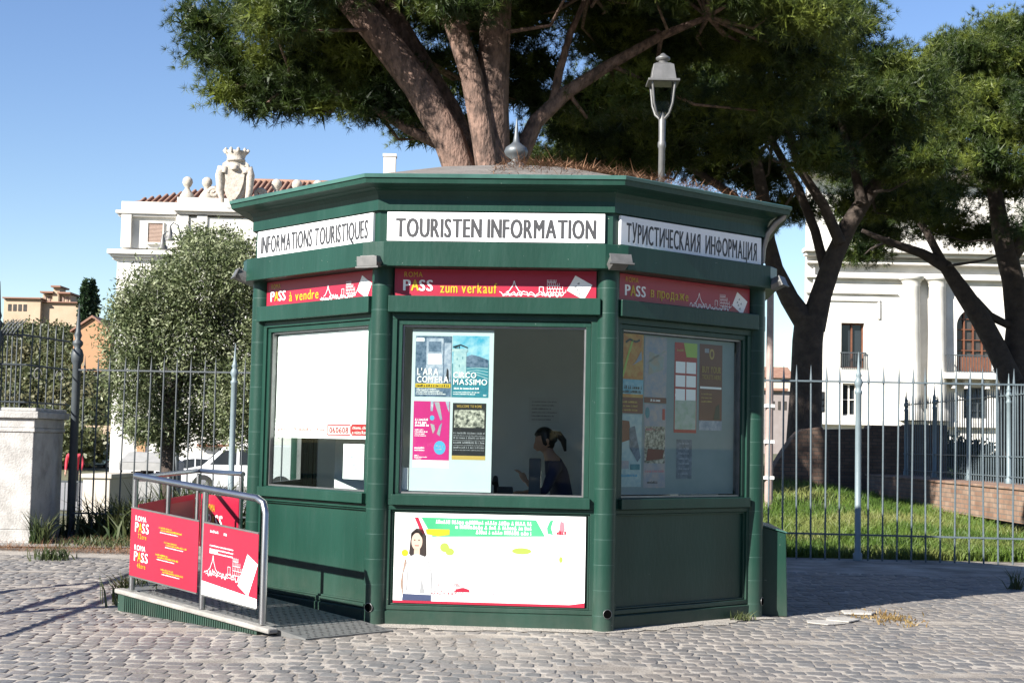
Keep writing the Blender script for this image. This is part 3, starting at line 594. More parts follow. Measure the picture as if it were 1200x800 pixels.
poster(-.455, -.165, 1.98, 2.575, 'print_lilac', 'pale washed-out poster with a dark foot, right of the orange poster', f2, ['print_cream', 'print_maroon', 'print_white'])
def f3(a, u0, u1, z0, z1):
    a.pg([(u0 + .0, z1 - .26), (u0 + .16, z1 - .22), (u0 + .13, z1 - .06), (u0, z1 - .05)], 'print_maroon', 1)
    a.pg([(u0 + .14, z1 - .30), (u0 + .24, z1 - .42), (u0 + .28, z1 - .38), (u0 + .20, z1 - .10), (u0 + .13, z1 - .12)], 'print_deep', 2)
    a.rc(u0 + .02, u0 + .13, z0 + .16, z0 + .23, 'print_lilac', 2); a.rc(u0 + .15, u1 - .02, z0 + .15, z0 + .20, 'print_teal', 2); a.words(u0 + .02, u1 - .05, z0 + .09, .02, 'print_blue', 2, 1, 4)
poster(-.77, -.48, 1.23, 1.87, 'print_pale', 'light blue poster with a dark bust figure, bottom left of the shaded window', f3, ['print_maroon', 'print_deep', 'print_lilac', 'print_teal', 'print_blue'])
def f4(a, u0, u1, z0, z1):
    a.disc(u0 + .04, z1 - .08, .03, .05, 'print_teal', 1); a.rc(u1 - .05, u1 - .015, z1 - .14, z1 - .04, 'print_red', 1); a.words(u0 + .02, u1 - .03, z1 - .24, .03, 'print_pinkline', 1, 1, 3)
    a.rc(u0 + .01, u1 - .01, z0 + .22, z0 + .55, 'print_photo', 1); a.pg([(u0 + .03, z0 + .24), (u1 - .04, z0 + .26), (u1 - .02, z0 + .34), (u0 + .05, z0 + .35)], 'print_maroon', 2)
    a.words(u0 + .02, u1 - .02, z0 + .14, .02, 'print_pinkline', 1, 1, 6); a.words(u0 + .05, u1 - .1, z0 + .04, .02, 'print_black', 1, 1, 7)
poster(-.45, -.165, 1.22, 1.97, 'print_lilac', 'white poster with a crowded dark photograph, lower middle of the shaded window', f4, ['print_teal', 'print_red', 'print_pinkline', 'print_photo', 'print_maroon', 'print_black'])
def f5(a, u0, u1, z0, z1):
    a.pg([(u0 + .16, z1 - .13), (u1, z1 - .13), (u1, z1), (u0 + .12, z1)], 'print_lime', 1)
    for r_ in range(3):
        for c_ in range(2): a.rc(u0 + .015 + .145 * c_, u0 + .145 + .145 * c_, z1 - .28 - .125 * r_, z1 - .175 - .125 * r_, 'print_white', 1)
    a.rc(u0 + .01, u1 - .01, z0 + .03, z0 + .30, 'print_mapgreen', 1); a.pg([(u0 + .01, z0 + .33), (u0 + .12, z0 + .35), (u0 + .12, z0 + .375), (u0 + .01, z0 + .355)], 'print_white', 2); a.words(u0 + .03, u0 + .13, z1 - .08, .02, 'print_gold', 1, 1, 2)
poster(-.06, .245, 1.72, 2.545, 'print_red', 'red leaflet poster with six white boxes and a green map', f5, ['print_lime', 'print_white', 'print_mapgreen', 'print_gold'])
def f6(a, u0, u1, z0, z1):
    a.rc(u0 + .03, u1 - .03, z1 - .35, z1 - .20, 'print_maroon', 1); a.disc(u0 + .17, z1 - .09, .035, .05, 'print_gold', 1); a.disc(u0 + .17, z1 - .09, .018, .03, 'print_maroon', 2); a.rc(u0 + .07, u0 + .13, z1 - .08, z1 - .04, 'print_lilac', 1)
    a.rc(u0 + .01, u1 - .01, z1 - .415, z1 - .395, 'print_white', 1); a.rc(u0, u1, z0, z0 + .09, 'print_bluegrey', 1)
    for i in range(3): a.words(u0 + .03, u1 - .08, z1 - .47 - .035 * i, .014, 'print_gold', 1, .7, i)
    a.pg([(u1 - .12, z0 + .10), (u1 - .03, z0 + .10), (u1 - .04, z0 + .25), (u1 - .09, z0 + .22)], 'print_black', 2)
o = poster(.28, .60, 1.75, 2.55, 'print_maroon', 'maroon BUY YOUR TICKETS HERE poster in the shaded right-hand window', f6, ['print_gold', 'print_white', 'print_bluegrey', 'print_black', 'print_lilac'])
ltop(o, 'BUY YOUR', 'print_gold', .315, .575, 2.285, 2.345, pb + .004, .06); ltop(o, 'TICKETS HERE', 'print_gold', .315, .575, 2.225, 2.265, pb + .004, .02)
def f7(a, u0, u1, z0, z1):
    for i in range(7): a.words(u0 + .03, u1 - .02, z0 + .04 + .046 * i, .018, 'print_bluegrey', 1, .85, i)
poster(-.02, .19, 1.30, 1.66, 'print_deep', 'small slate blue leaflet below the red leaflet in the shaded window', f7, ['print_bluegrey'])
# Chinese language banner under the front window
ml = ['print_white', 'print_green', 'magenta_red', 'print_skin', 'print_hair', 'print_lime', 'print_yellow', 'print_denim', 'print_pinkline', 'print_red', 'print_shade']
a = Art(2.405, ml); a.box(-.830, .830, -2.405, -2.3735, .195, .972, 0)
a.pg([(-.60, .935), (.40, .935), (.48, .795), (-.50, .77)], 'print_green', 1); a.pg([(-.66, .935), (-.625, .935), (-.565, .80), (-.59, .78)], 'magenta_red', 1)
a.words(-.47, .36, .885, .032, 'print_white', 2, 1, 21); a.words(-.30, .36, .845, .032, 'print_white', 2, 1, 22); a.words(-.12, .36, .803, .032, 'print_white', 2, 1, 23)
a.pg([(-.56, .835), (-.35, .835), (-.35, .79), (-.45, .775), (-.55, .79)], 'print_yellow', 2)
a.pg([(.52, .93), (.55, .94), (.53, .87), (.55, .81), (.50, .82), (.495, .87)], 'print_green', 1); a.pg([(.61, .93), (.64, .92), (.65, .86), (.63, .81), (.58, .815), (.60, .85)], 'print_pinkline', 1); a.words(.58, .66, .815, .03, 'magenta_red', 2, 1, 9)
a.disc(-.39, .68, .04, .04, 'print_lime', 1); a.disc(-.345, .645, .038, .032, 'print_lime', 2); a.disc(.28, .665, .085, .028, 'print_lime', 1); a.disc(.62, .60, .016, .026, 'print_lime', 1); a.disc(-.735, .625, .03, .03, 'print_yellow', 1)
# printed figure of a woman in white
a.pg([(-.70, .62), (-.685, .80), (-.64, .84), (-.58, .83), (-.55, .77), (-.545, .61), (-.57, .58), (-.685, .60)], 'print_hair', 1); a.disc(-.632, .725, .048, .075, 'print_skin', 2); a.rc(-.655, -.605, .60, .67, 'print_skin', 2)
a.pg([(-.74, .24), (-.745, .45), (-.70, .59), (-.65, .615), (-.60, .61), (-.54, .59), (-.50, .45), (-.50, .24)], 'print_white', 3); a.line([(-.53, .33), (-.515, .45), (-.53, .5)], .005, 'print_denim', 4); a.line([(-.742, .28), (-.745, .45), (-.70, .588), (-.652, .613)], .006, 'print_shade', 4); a.line([(-.50, .28), (-.50, .45), (-.54, .588), (-.602, .610)], .006, 'print_shade', 4); a.line([(-.66, .6), (-.62, .5), (-.60, .6)], .005, 'print_shade', 4); a.pg([(-.72, .30), (-.705, .30), (-.70, .50), (-.71, .50)], 'print_shade', 4); a.pg([(-.60, .28), (-.55, .28), (-.585, .42)], 'print_shade', 4)
for i in range(7): a.words(-.30, -.30 + .22 + .05 * (i % 3), .56 - .035 * i, .014, 'print_shade', 1, 1, 50 + i)
for i in range(6): a.words(.42, .62, .56 - .04 * i, .014, 'print_shade', 1, 1, 70 + i); a.pg([(-.745, .25), (-.72, .57), (-.735, .57), (-.77, .36)], 'print_skin', 2); a.line([(-.650, .690), (-.614, .690)], .006, 'print_red', 3); a.disc(-.652, .738, .008, .005, 'print_hair', 3, 8); a.disc(-.614, .738, .008, .005, 'print_hair', 3, 8); a.pg([(-.68, .77), (-.66, .80), (-.62, .80), (-.59, .76), (-.588, .80), (-.64, .825), (-.685, .79)], 'print_hair', 4)
a.pg([(-.75, .219), (-.745, .275), (-.50, .27), (-.50, .219)], 'print_denim', 4); a.rc(-.830, .830, .195, .217, 'magenta_red', 3); a.pg([(.70, .217), (.830, .217), (.830, .236)], 'magenta_red', 3)
a.skyline(-.50, -.22, .27, .12, 'magenta_red', 1, 4); a.pg([(-.30, .30), (-.16, .30), (-.17, .325), (-.22, .34), (-.28, .325)], 'magenta_red', 2)
a.words(.0, .08, .283, .012, 'print_pinkline', 1, 1, 2); a.words(.27, .35, .283, .012, 'print_pinkline', 1, 1, 3)
o = a.build('lower_banner', ml, kiosk)

# ------------------------------------------------------------ inside the kiosk
def kw(u, a, z): return Matrix.Translation((KX, KY, 0)) @ Matrix.Rotation(KA, 4, 'Z') @ Vector((u, -a, z))
def kplace(o, u, a, z, rz=0): o.location = kw(u, a, z); o.rotation_euler = (0, 0, KA + rz); return o
t = thing('counter_desk', (0, 0, 0), 'dark counter desk inside the kiosk behind the front window', 'desk'); kplace(t, .1, 1.72, .15)
MB().box(-.8, .8, -.36, .36, .86, .90).build('desk_top', 'interior_dark', t, None, .005)
for s_ in (-.72, .72): MB().box(s_ - .03, s_ + .03, -.33, .33, .001, .859).build('leg_panel', 'interior_dark', t)
t = thing('card_terminal', (0, 0, 0), 'upright dark grey card terminal beside the seated clerk', 'terminal'); kplace(t, .34, 1.60, 1.0505)
MB().box(-.06, .06, -.05, .05, 0, .02).build('foot', 'black', t, None, .004)
b = MB(); b.prism([(-.02, .0205), (.03, .0205), (.055, .40), (.02, .41)], 'x', -.055, .055); b.build('body', 'interior_dark', t, None, .008)
b = MB(); b.poly([(-.042, .0125, .28), (.042, .0125, .28), (.042, .0215, .385), (-.042, .0215, .385)]); b.build('screen', 'lamp_grey', t)
t = thing('desk_telephone', (0, 0, 0), 'black desk telephone leaning near the notice board edge', 'telephone'); kplace(t, .10, 1.95, 1.0505)
b = MB(); b.prism([(-.10, 0), (.10, 0), (.06, .06), (-.10, .16)], 'x', -.07, .07); b.build('base', 'black', t, None, .01)
MB().tube([(-.09, -.10, .18), (-.09, -.06, .23), (-.09, .04, .17), (-.09, .10, .09)], [.03, .022, .022, .03], 10).build('handset', 'black_rubber', t)
a = Art(.6215, ['paper', 'print_grey']); a.box(.22, .52, -.6215, -.6205, 1.80, 2.05)
for i in range(6): a.words(.25, .50, 2.0 - .035 * i, .012, 'print_grey', 1, 1 - .12 * (i % 3), i)
ktop('wall_notice', a, ['paper', 'print_grey'], 'typed notice on the grey wall inside the kiosk', 'notice', 0)
t = thing('office_stool', (0, 0, 0), 'dark swivel stool carrying the clerk inside the kiosk', 'stool'); kplace(t, .60, 1.17, .15)
MB().lathe([(.17, .52), (.20, .54), (.20, .58), (.16, .60)], n=24).build('seat', 'black', t); MB().tube([(0, 0, .05), (0, 0, .52)], .03).build('post', 'steel_dull', t); MB().lathe([(.22, 0), (.22, .02), (.05, .05)], n=24).build('foot', 'black', t)

# people ------------------------------------------------------------------
def person(name, joints, edges, hands, head, mats, zone, hair=None, voxel=.012):
    "one continuous body: skinned limbs, fingers and a shaped head fused by a voxel remesh"
    me = bpy.data.meshes.new(name + '_skeleton'); keys = list(joints); me.from_pydata([joints[k][0] for k in keys], [(keys.index(a_), keys.index(b_)) for a_, b_ in edges], [])
    ob = bpy.data.objects.new(name, me); col.objects.link(ob); sk = ob.modifiers.new('skin', 'SKIN'); sk.use_smooth_shade = True
    for i, k in enumerate(keys):
        r_ = joints[k][1]; me.skin_vertices[0].data[i].radius = r_ if isinstance(r_, tuple) else (r_, r_)
    me.skin_vertices[0].data[0].use_root = True; s2 = ob.modifiers.new('sub', 'SUBSURF'); s2.levels = 2; s2.render_levels = 2
    dg = bpy.context.evaluated_depsgraph_get(); m1 = bpy.data.meshes.new_from_object(ob.evaluated_get(dg)); bpy.data.objects.remove(ob)
    b = MB(); b.add([v_.co[:] for v_ in m1.vertices], [list(p.vertices) for p in m1.polygons])
    for pth, rr in hands: b.tube(pth, rr, 8)
    (hc, fwd, up) = head; hc = Vector(hc); fwd = Vector(fwd).normalized(); up = Vector(up); up = (up - fwd * up.dot(fwd)).normalized(); sd_ = fwd.cross(up)
    def hp(f_, s_, u_): return hc + fwd * f_ + sd_ * s_ + up * u_
    vs_ = []; nu, nv = 20, 14
    for i in range(nv + 1):
        th = math.pi * i / nv
        for k in range(nu):
            ph = 2 * math.pi * k / nu; x, y, z = math.sin(th) * math.cos(ph), math.sin(th) * math.sin(ph), math.cos(th)
            jaw = 1 - .28 * max(0, -z) ; f_ = .098 * x * (jaw if x < 0 else 1 - .10 * max(0, -z)); vs_.append(hp(f_, .075 * y * jaw, .118 * z))
    b.add(vs_, [(i * nu + k, (i + 1) * nu + k, (i + 1) * nu + (k + 1) % nu, i * nu + (k + 1) % nu) for i in range(nv) for k in range(nu)])
    b.tube([hp(.085, 0, .025), hp(.112, 0, -.012), hp(.12, 0, -.03), hp(.09, 0, -.042)], [.010, .014, .017, .012], 8)     # nose
    for s_ in (-1, 1):
        b.tube([hp(-.005, .074 * s_, .02), hp(-.015, .088 * s_, .012), hp(-.008, .082 * s_, -.035)], [.012, .017, .01], 8); b.tube([hp(.07, .03 * s_, .026), hp(.09, .036 * s_, .028)], [.02, .014], 8)
    b.tube([hp(.09, -.022, -.065), hp(.102, 0, -.064), hp(.09, .022, -.065)], .009, 8)
    raw = b.build(name, mats); rm = raw.modifiers.new('fuse', 'REMESH'); rm.mode = 'VOXEL'; rm.voxel_size = voxel; sm = raw.modifiers.new('smooth', 'SMOOTH'); sm.factor = .5; sm.iterations = 3
    dg = bpy.context.evaluated_depsgraph_get(); m2 = bpy.data.meshes.new_from_object(raw.evaluated_get(dg)); bpy.data.objects.remove(raw)
    m2.materials.clear()
    for m in mats: m2.materials.append(G[m])
    for p in m2.polygons: p.use_smooth = True; p.material_index = zone(p.center)
    o = link(name, m2)
    if hair:
        hb = MB(); vs_ = []
        for i in range(nv + 1):
            th = math.pi * i / nv
            for k in range(nu):
                ph = 2 * math.pi * k / nu; x, y, z = math.sin(th) * math.cos(ph), math.sin(th) * math.sin(ph), math.cos(th)
                g = 1.12 if (x < .35 or z > .45) else .82
                if z < -.35: g *= .8
                vs_.append(hp(.100 * x * g - .004, .078 * y * g, .120 * z * g + .006))
        hb.add(vs_, [(i * nu + k, (i + 1) * nu + k, (i + 1) * nu + (k + 1) % nu, i * nu + (k + 1) % nu) for i in range(nv) for k in range(nu)], 0, True)
        for pth, rr in hair(hp): hb.tube(pth, rr, 10)
        hb.build('hair', 'hair', o)
    return o
def fingers(wrist, d, side, palm_n, curl, L=.085):
    "palm, four bent fingers of unequal length and a thumb"
    wrist, d, side, n_ = Vector(wrist), Vector(d).normalized(), Vector(side).normalized(), Vector(palm_n).normalized(); out = [([wrist, wrist + d * .05, wrist + d * .085], [.026, .034, .030])]
    for i, fl in enumerate((.92, 1., .95, .75)):
        off = side * (.033 - .022 * i); p = wrist + d * .085 + off; pts = [wrist + d * .05 + off * .8, p]; a_ = 0
        for seg in (.42, .32, .26): a_ += curl; p = p + (d * math.cos(a_) + n_ * math.sin(a_)) * L * fl * seg; pts.append(p)
        out.append((pts, [.011, .0105, .0095, .0085, .007]))
    b0_ = wrist + d * .03 + side * .03; out.append(([wrist + d * .02 + side * .01, b0_, b0_ + (side * .6 + d * .6 + n_ * .3) * .035, b0_ + (side * .45 + d * 1.0 + n_ * .8) * .055], [.015, .014, .012, .009])); return out
# clerk on the stool, seen from her left, bent over the counter and looking to the left of the picture
KM = Matrix.Translation((KX, KY, 0)) @ Matrix.Rotation(KA, 4, 'Z')
J = {'pelvis': ((.62, -1.17, .82), (.15, .13)), 'waist': ((.60, -1.18, 1.02), (.13, .10)), 'chest': ((.55, -1.20, 1.25), (.155, .11)), 'collar': ((.50, -1.21, 1.40), (.09, .08)), 'neck': ((.46, -1.22, 1.48), .055), 'skull': ((.43, -1.22, 1.56), .06),
     'lsh': ((.52, -1.39, 1.37), .065), 'lel': ((.42, -1.50, 1.13), .045), 'lwr': ((.25, -1.42, 1.24), .030), 'rsh': ((.53, -1.03, 1.37), .065), 'rel': ((.40, -.98, 1.13), .045), 'rwr': ((.20, -1.12, 1.12), .030),
     'lhip': ((.58, -1.28, .80), .09), 'lkn': ((.20, -1.30, .74), .065), 'lan': ((.22, -1.30, .26), .04), 'lto': ((.08, -1.31, .20), .035), 'rhip': ((.58, -1.06, .80), .09), 'rkn': ((.20, -1.04, .74), .065), 'ran': ((.22, -1.04, .26), .04), 'rto': ((.08, -1.03, .20), .035)}
Ed = [('pelvis', 'waist'), ('waist', 'chest'), ('chest', 'collar'), ('collar', 'neck'), ('neck', 'skull'), ('collar', 'lsh'), ('lsh', 'lel'), ('lel', 'lwr'), ('collar', 'rsh'), ('rsh', 'rel'), ('rel', 'rwr'),
      ('pelvis', 'lhip'), ('lhip', 'lkn'), ('lkn', 'lan'), ('lan', 'lto'), ('pelvis', 'rhip'), ('rhip', 'rkn'), ('rkn', 'ran'), ('ran', 'rto')]
def zone(c):
    if c.z > 1.435 and c.x < .56: return 0
    if c.x < .36 and c.z > .95: return 0
    return 1 if c.z > .90 else 2
o = person('person', J, Ed, fingers((.25, -1.42, 1.24), (-.5, .1, .8), (0, 1, .1), (-.6, .3, -.2), .45) + fingers((.20, -1.12, 1.12), (-1, -.1, -.2), (0, -1, 0), (0, 0, -1), .3),
           ((.415, -1.22, 1.615), (-.93, -.18, -.28), (-.25, 0, 1)), ['skin', 'shirt_navy', 'trousers'], zone,
           lambda hp: [([hp(-.09, 0, .05), hp(-.14, 0, .03), hp(-.17, 0, -.04), hp(-.16, .0, -.14)], [.03, .036, .032, .012])])
o.matrix_world = KM; tag(o, 'dark haired clerk in navy seated behind the front window, head bent, hand raised', 'person')

# ------------------------------------------------------------ ramp and rails
import bmesh
def rw(px, py, z):
    r_ = P(px, py, 1.0) - Vector((0, 0, EYE)); return Vector((0, 0, EYE)) + r_ * ((z - EYE) / r_.z)
A0 = Vector((-1.93, 12.26)); A1 = Vector((-3.47, 13.76)); ex = (A1 - A0).normalized(); ey = Vector((ex.y, -ex.x)) * -1   # along the ramp / towards the kiosk
if ey.dot(Vector((KX, KY)) - A0) < 0: ey = -ey
RL = (A1 - A0).length; RA = math.atan2(ex.y, ex.x)
flip = 1 if (Vector((-ex.y, ex.x)) - ey).length < 1e-3 else -1
def rl(s_, t_, z): return (s_, t_ * flip, z)
RZ = .26
ramp = thing('access_ramp', (A0.x, A0.y, 0), 'low steel access ramp with pale kerb beside the kiosk door', 'ramp', RA)
b = MB(); W_ = 1.02
def slab(b, s0, s1, t0, t1, z00, z01, z10, z11, mi=0):
    "bottom and top height at s0 (z00, z01) and s1 (z10, z11)"
    v_ = [rl(s0, t0, z00), rl(s1, t0, z10), rl(s1, t1, z10), rl(s0, t1, z00), rl(s0, t0, z01), rl(s1, t0, z11), rl(s1, t1, z11), rl(s0, t1, z01)]
    b.add(v_, [(3, 2, 1, 0), (4, 5, 6, 7), (0, 1, 5, 4), (1, 2, 6, 5), (2, 3, 7, 6), (3, 0, 4, 7)], mi)
slab(b, -.38, .0, .10, W_, .0, .012, .0, .05); slab(b, .0, RL, .10, W_, .035, .05, .17, .19); pf = [(RL + .001, .10), (RL + .12, .10), (RL + 2.3, 2.2), (RL + 2.1, 2.5), (RL + .9, 2.1), (RL + .001, 1.2)]
b.prism([rl(s_, t_, 0)[:2] for s_, t_ in pf], 'z', .02, .19)
deck = b.build('deck_plate', 'ramp_steel', ramp)
b = MB()                                                        # raised tread pattern
for i in range(46):
    for j in range(12):
        s0 = -.34 + i * .055; t0 = .16 + j * .072 + (.036 if i % 2 else 0)
        if s0 > RL - .05: continue
        z = (.0125 + (s0 + .38) * .1 if s0 < 0 else .0505 + s0 * .14 / RL); q = 1 if i % 2 else -1; e1, e2 = .018, .006
        b.add([rl(s0 - e1, t0 - q * e1, z), rl(s0 - e2 * q, t0 + e2, z + .004), rl(s0 + e1, t0 + q * e1, z), rl(s0 + e2 * q, t0 - e2, z + .004)], [(0, 1, 2, 3)])
b.build('tread_pattern', 'steel_dull', deck)
b = MB(); slab(b, -.06, RL + .12, -.03, .070, .024, .066, .158, .20); b.build('kerb', 'kerb_stone', ramp, None, .012)
b = MB(); slab(b, .12, RL + .08, -.01, .06, .001, .026, .001, .150)
for i in range(60):
    s0 = .16 + i * .033
    if s0 > RL: break
    b.box(*(sorted((s0, s0 + .014))), *sorted((-.018 * flip, -.011 * flip)), .004, .018 + s0 * .06)
b.build('grating_skirt', 'green_paint', ramp)
rail = thing('handrail', (A0.x, A0.y, 0), 'steel handrail with red ROMA PASS panels around the ramp', 'railing', RA)
s1, s2, s3 = .10, .96, RL - .08; hgt = 1.03
def rzz(s_): return .06 + .14 * max(0, min(s_, RL)) / RL
path = [rl(s1, .03, rzz(s1) + .02)] + [rl(s1, .03, rzz(s1) + hgt - .12)] + [rl(s1 + .035, .03, rzz(s1) + hgt - .035), rl(s1 + .12, .03, rzz(s1) + hgt), rl(s3, .03, rzz(s3) + hgt)]
MB().tube(path, .030, 14).build('top_rail', 'steel', rail)
for s_ in (s2, s3): MB().tube([rl(s_, .03, rzz(s_) + .005), rl(s_, .03, rzz(s_) + hgt - .031)], .026, 12).build('post', 'steel', rail)
CF = (RL + 2.2, 2.24); EF = (RL + .93, 1.94); hr = rzz(RL) + hgt - .02
MB().tube([rl(s3, .062, hr), rl(CF[0] - .06, CF[1] - .06, hr), rl(CF[0] - .05, CF[1], hr), rl(EF[0], EF[1], hr)], .026, 12).build('top_rail', 'steel', rail)
for s_, t_ in ((RL + 1.05, 1.12), (CF[0] - .09, CF[1] - .05), (EF[0] + .03, EF[1])): MB().tube([rl(s_, t_, .19), rl(s_, t_, hr - .027)], .026, 12).build('post', 'steel', rail)
ml = ['magenta_red', 'print_white', 'print_yellow', 'print_grey']
def place_panel(o, sa, sb):
    # local x runs from sb (far) to sa (near), outward is -y ; shear gives the panel the slope of the ramp
    base = Vector(rl(sb, -.004, rzz(sb) + .14)); ux = (Vector(rl(sa, -.004, rzz(sa) + .14)) - base); ux = ux / ux.length
    out = Vector(rl(0, -1, 0)); mtx = Matrix((ux, -out, Vector((0, 0, 1)))).transposed().to_4x4(); mtx.translation = base; return mtx
def bake(o, mtx):
    me = o.data
    for v_ in me.vertices: v_.co = mtx @ v_.co
    me.update()
def ptext(o, body, m, u0, u1, z0, z1, bold, mtx):
    t_ = text('lettering', body, m, o, u0, u1, z0, z1, .0035, 0, bold); bake(t_, mtx)
def roma(o, u, z, h, mtx, sub=None, vis=1.):
    w_ = h * 2.6
    ptext(o, 'ROMA', 'print_white', u, u + w_ * .8, z + h * 1.15, z + h * 1.7, 0, mtx); ptext(o, 'P', 'print_white', u, u + w_ * .23, z, z + h, .05, mtx); ptext(o, 'A', 'print_yellow', u + w_ * .25, u + w_ * .5, z, z + h, .05, mtx); ptext(o, 'SS', 'print_white', u + w_ * .52, u + w_, z, z + h, .05, mtx)
    if sub: ptext(o, sub, 'print_yellow', u + .05, u + .05 + w_ * .62, z - h * .65, z - h * .15, .04, mtx)
PH = .60
def fa(a, L_):
    for i in range(4):
        z = .44 - .12 * i; u = .46 + .09 * (i % 2) - .04 * (i // 2)
        a.words(u, u + .20, z + .035, .014, 'print_yellow', 1, 1, i); a.words(u + .03, u + .36, z + .014, .016, 'print_yellow', 1, 1, i + 5); a.words(u + .02, u + .30, z - .004, .008, 'print_white', 1, 1, i + 9)
    a.box(0, L_, 0, .006, 0, PH, 0)
def fb(a, L_):
    a.box(0, L_, 0, .006, 0, PH, 0); a.pg([(0, 0), (L_, 0), (L_, .075), (0, .115)], 'print_white', 1); a.skyline(.03, .60, .16, .22, 'print_white', 1, 3, .014)
    for i in range(3): a.words(.10, .44, .42 - .03 * i, .012, 'print_white', 1, 1, i); a.rc(.10, .22, .365, .395, 'print_white', 1)
    a.words(.10, .22, .535, .02, 'print_white', 1, 1, 3); a.words(.30, .34, .53, .02, 'print_pinkline' if 'print_pinkline' in a.mats else 'print_white', 1, 1, 4)
    a.card(L_ - .13, .25, .08, .15, -.42, 2)
for fn, sa, sb in ((fa, s2 + .035, s3 + .0), (fb, s1 + .04, s2 - .035)):
    a = Art(.0, ml); fn(a, sb - sa); o = a.build('panel', ml, rail); mtx = place_panel(o, sa, sb); bake(o, mtx)
    if fn is fa:
        roma(o, .08, .40, .085, mtx, '72ore'); roma(o, .08, .14, .085, mtx, '48ore')
    b = MB()
    for z0_, z1_ in ((-.012, -.001), (PH + .001, PH + .014)): b.box(0, sb - sa, -.004, .012, z0_, z1_)
    e_ = b.build('edge_strip', 'lamp_grey', o); bake(e_, mtx)
# panels on the far side of the platform
def far_panel(p0, p1, fn, txt):
    a = Art(.0, ml); p0 = Vector(rl(*p0)); p1 = Vector(rl(*p1)); L_ = (p1 - p0).length; fn(a, L_); o = a.build('panel', ml, rail)
    ux = (p1 - p0).normalized(); uy = Vector((0, 0, 1)).cross(ux); mtx = Matrix((ux, uy, Vector((0, 0, 1)))).transposed().to_4x4(); mtx.translation = p0; bake(o, mtx)
    if txt:
        ptext(o, 'ROMA', 'print_yellow', .20, .46, .40, .48, .005, mtx); ptext(o, 'P', 'print_white', .24, .35, .22, .37, .09, mtx); ptext(o, 'A', 'print_yellow', .36, .47, .22, .37, .09, mtx); ptext(o, 'SS', 'print_white', .48, .70, .22, .37, .09, mtx)
        ptext(o, 'in vendita', 'print_white', .22, .60, .09, .15, .04, mtx); ptext(o, 'on sale', 'print_yellow', .66, .95, .09, .15, .04, mtx)
zp = .38
far_panel((CF[0] - .12, CF[1] - .03, zp), (EF[0] + .02, EF[1] - .03, zp), lambda a, L_: a.box(0, L_, 0, .006, 0, .58, 0), True)
far_panel((s3 + .08, .12, zp), (RL + 1.0, 1.06, zp), lambda a, L_: (a.box(0, L_, 0, .006, 0, .58, 0),), False)
far_panel((RL + 1.1, 1.16, zp), (CF[0] - .14, CF[1] - .12, zp), lambda a, L_: (a.box(0, L_, 0, .006, 0, .58, 0), a.rc(.1, L_ - .1, .05, .52, 'print_grey', 1)), False)

# pale mortar laid around the kiosk base, ragged outwards
b = MB(); n = 160; vs_ = []
for i in range(n):
    th = 2 * math.pi * i / n; q = (th + math.pi / 2) % (math.pi / 4); q = min(q, math.pi / 4 - q) if False else ((th + math.pi / 2 + math.pi / 8) % (math.pi / 4) - math.pi / 8)
    r0 = 2.40 / math.cos(q); r1 = r0 + .20 + random.uniform(-.07, .09)
    vs_ += [(r0 * math.cos(th), r0 * math.sin(th), .016), (r1 * math.cos(th), r1 * math.sin(th), .004)]
b.add(vs_, [(2 * i, 2 * i + 1, (2 * i + 3) % (2 * n), (2 * i + 2) % (2 * n)) for i in range(n)])
o = b.build('mortar_apron', 'mortar'); o.location = (KX, KY, 0); o.rotation_euler = (0, 0, KA); tag(o, kind='structure')
# green cabinet behind the right-hand column
t = thing('utility_cabinet', (KX, KY, 0), 'low dark green metal cabinet against the right side of the kiosk', 'cabinet', KA + R(90))
b = MB(); b.prism([(-2.74, 0), (-2.45, 0), (-2.45, .86), (-2.68, .80), (-2.72, .79)], 'x', -.86, .5); b.build('body', 'green_paint', t, None, .008)
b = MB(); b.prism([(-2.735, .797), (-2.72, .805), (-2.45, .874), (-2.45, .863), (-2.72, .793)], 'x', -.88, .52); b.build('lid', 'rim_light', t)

# ------------------------------------------------------------ foliage helpers
def needle_arrays(c, n_per, ln, wd, up=.35, r=rng, bias=None):
    N = len(c) * n_per; cc = np.repeat(c, n_per, 0); d = r.normal(size=(N, 3)); d[:, 2] += up
    if bias is not None: d += np.repeat(bias, n_per, 0)
    d /= np.linalg.norm(d, axis=1, keepdims=True); p = np.cross(d, r.normal(size=(N, 3))); p /= np.linalg.norm(p, axis=1, keepdims=True) + 1e-9
    L = ln * r.uniform(.65, 1.2, (N, 1)); W = wd * r.uniform(.7, 1.2, (N, 1)); a = cc + d * .02
    v = np.stack([a - p * W, a + p * W, a + d * L], 1).reshape(-1, 3); return v, np.arange(N * 3).reshape(-1, 3)
def leaf_arrays(c, ln, wd, r=rng, up=.0):
    N = len(c); d = r.normal(size=(N, 3)); d[:, 2] += up; d /= np.linalg.norm(d, axis=1, keepdims=True); p = np.cross(d, r.normal(size=(N, 3))); p /= np.linalg.norm(p, axis=1, keepdims=True) + 1e-9
    L = ln * r.uniform(.6, 1.3, (N, 1)); W = wd * r.uniform(.7, 1.3, (N, 1))
    v = np.stack([c, c + d * L * .5 + p * W, c + d * L, c + d * L * .5 - p * W], 1).reshape(-1, 3); return v, np.arange(N * 4).reshape(-1, 4)
def in_lobe(ctr, rad, n, r=rng, shell=.55):
    d = r.normal(size=(n, 3)); d /= np.linalg.norm(d, axis=1, keepdims=True); q = r.uniform(shell ** 3, 1, (n, 1)) ** (1 / 3)
    return np.asarray(ctr) + d * q * np.asarray(rad) * (1 + .25 * r.normal(size=(n, 1)) * .6)
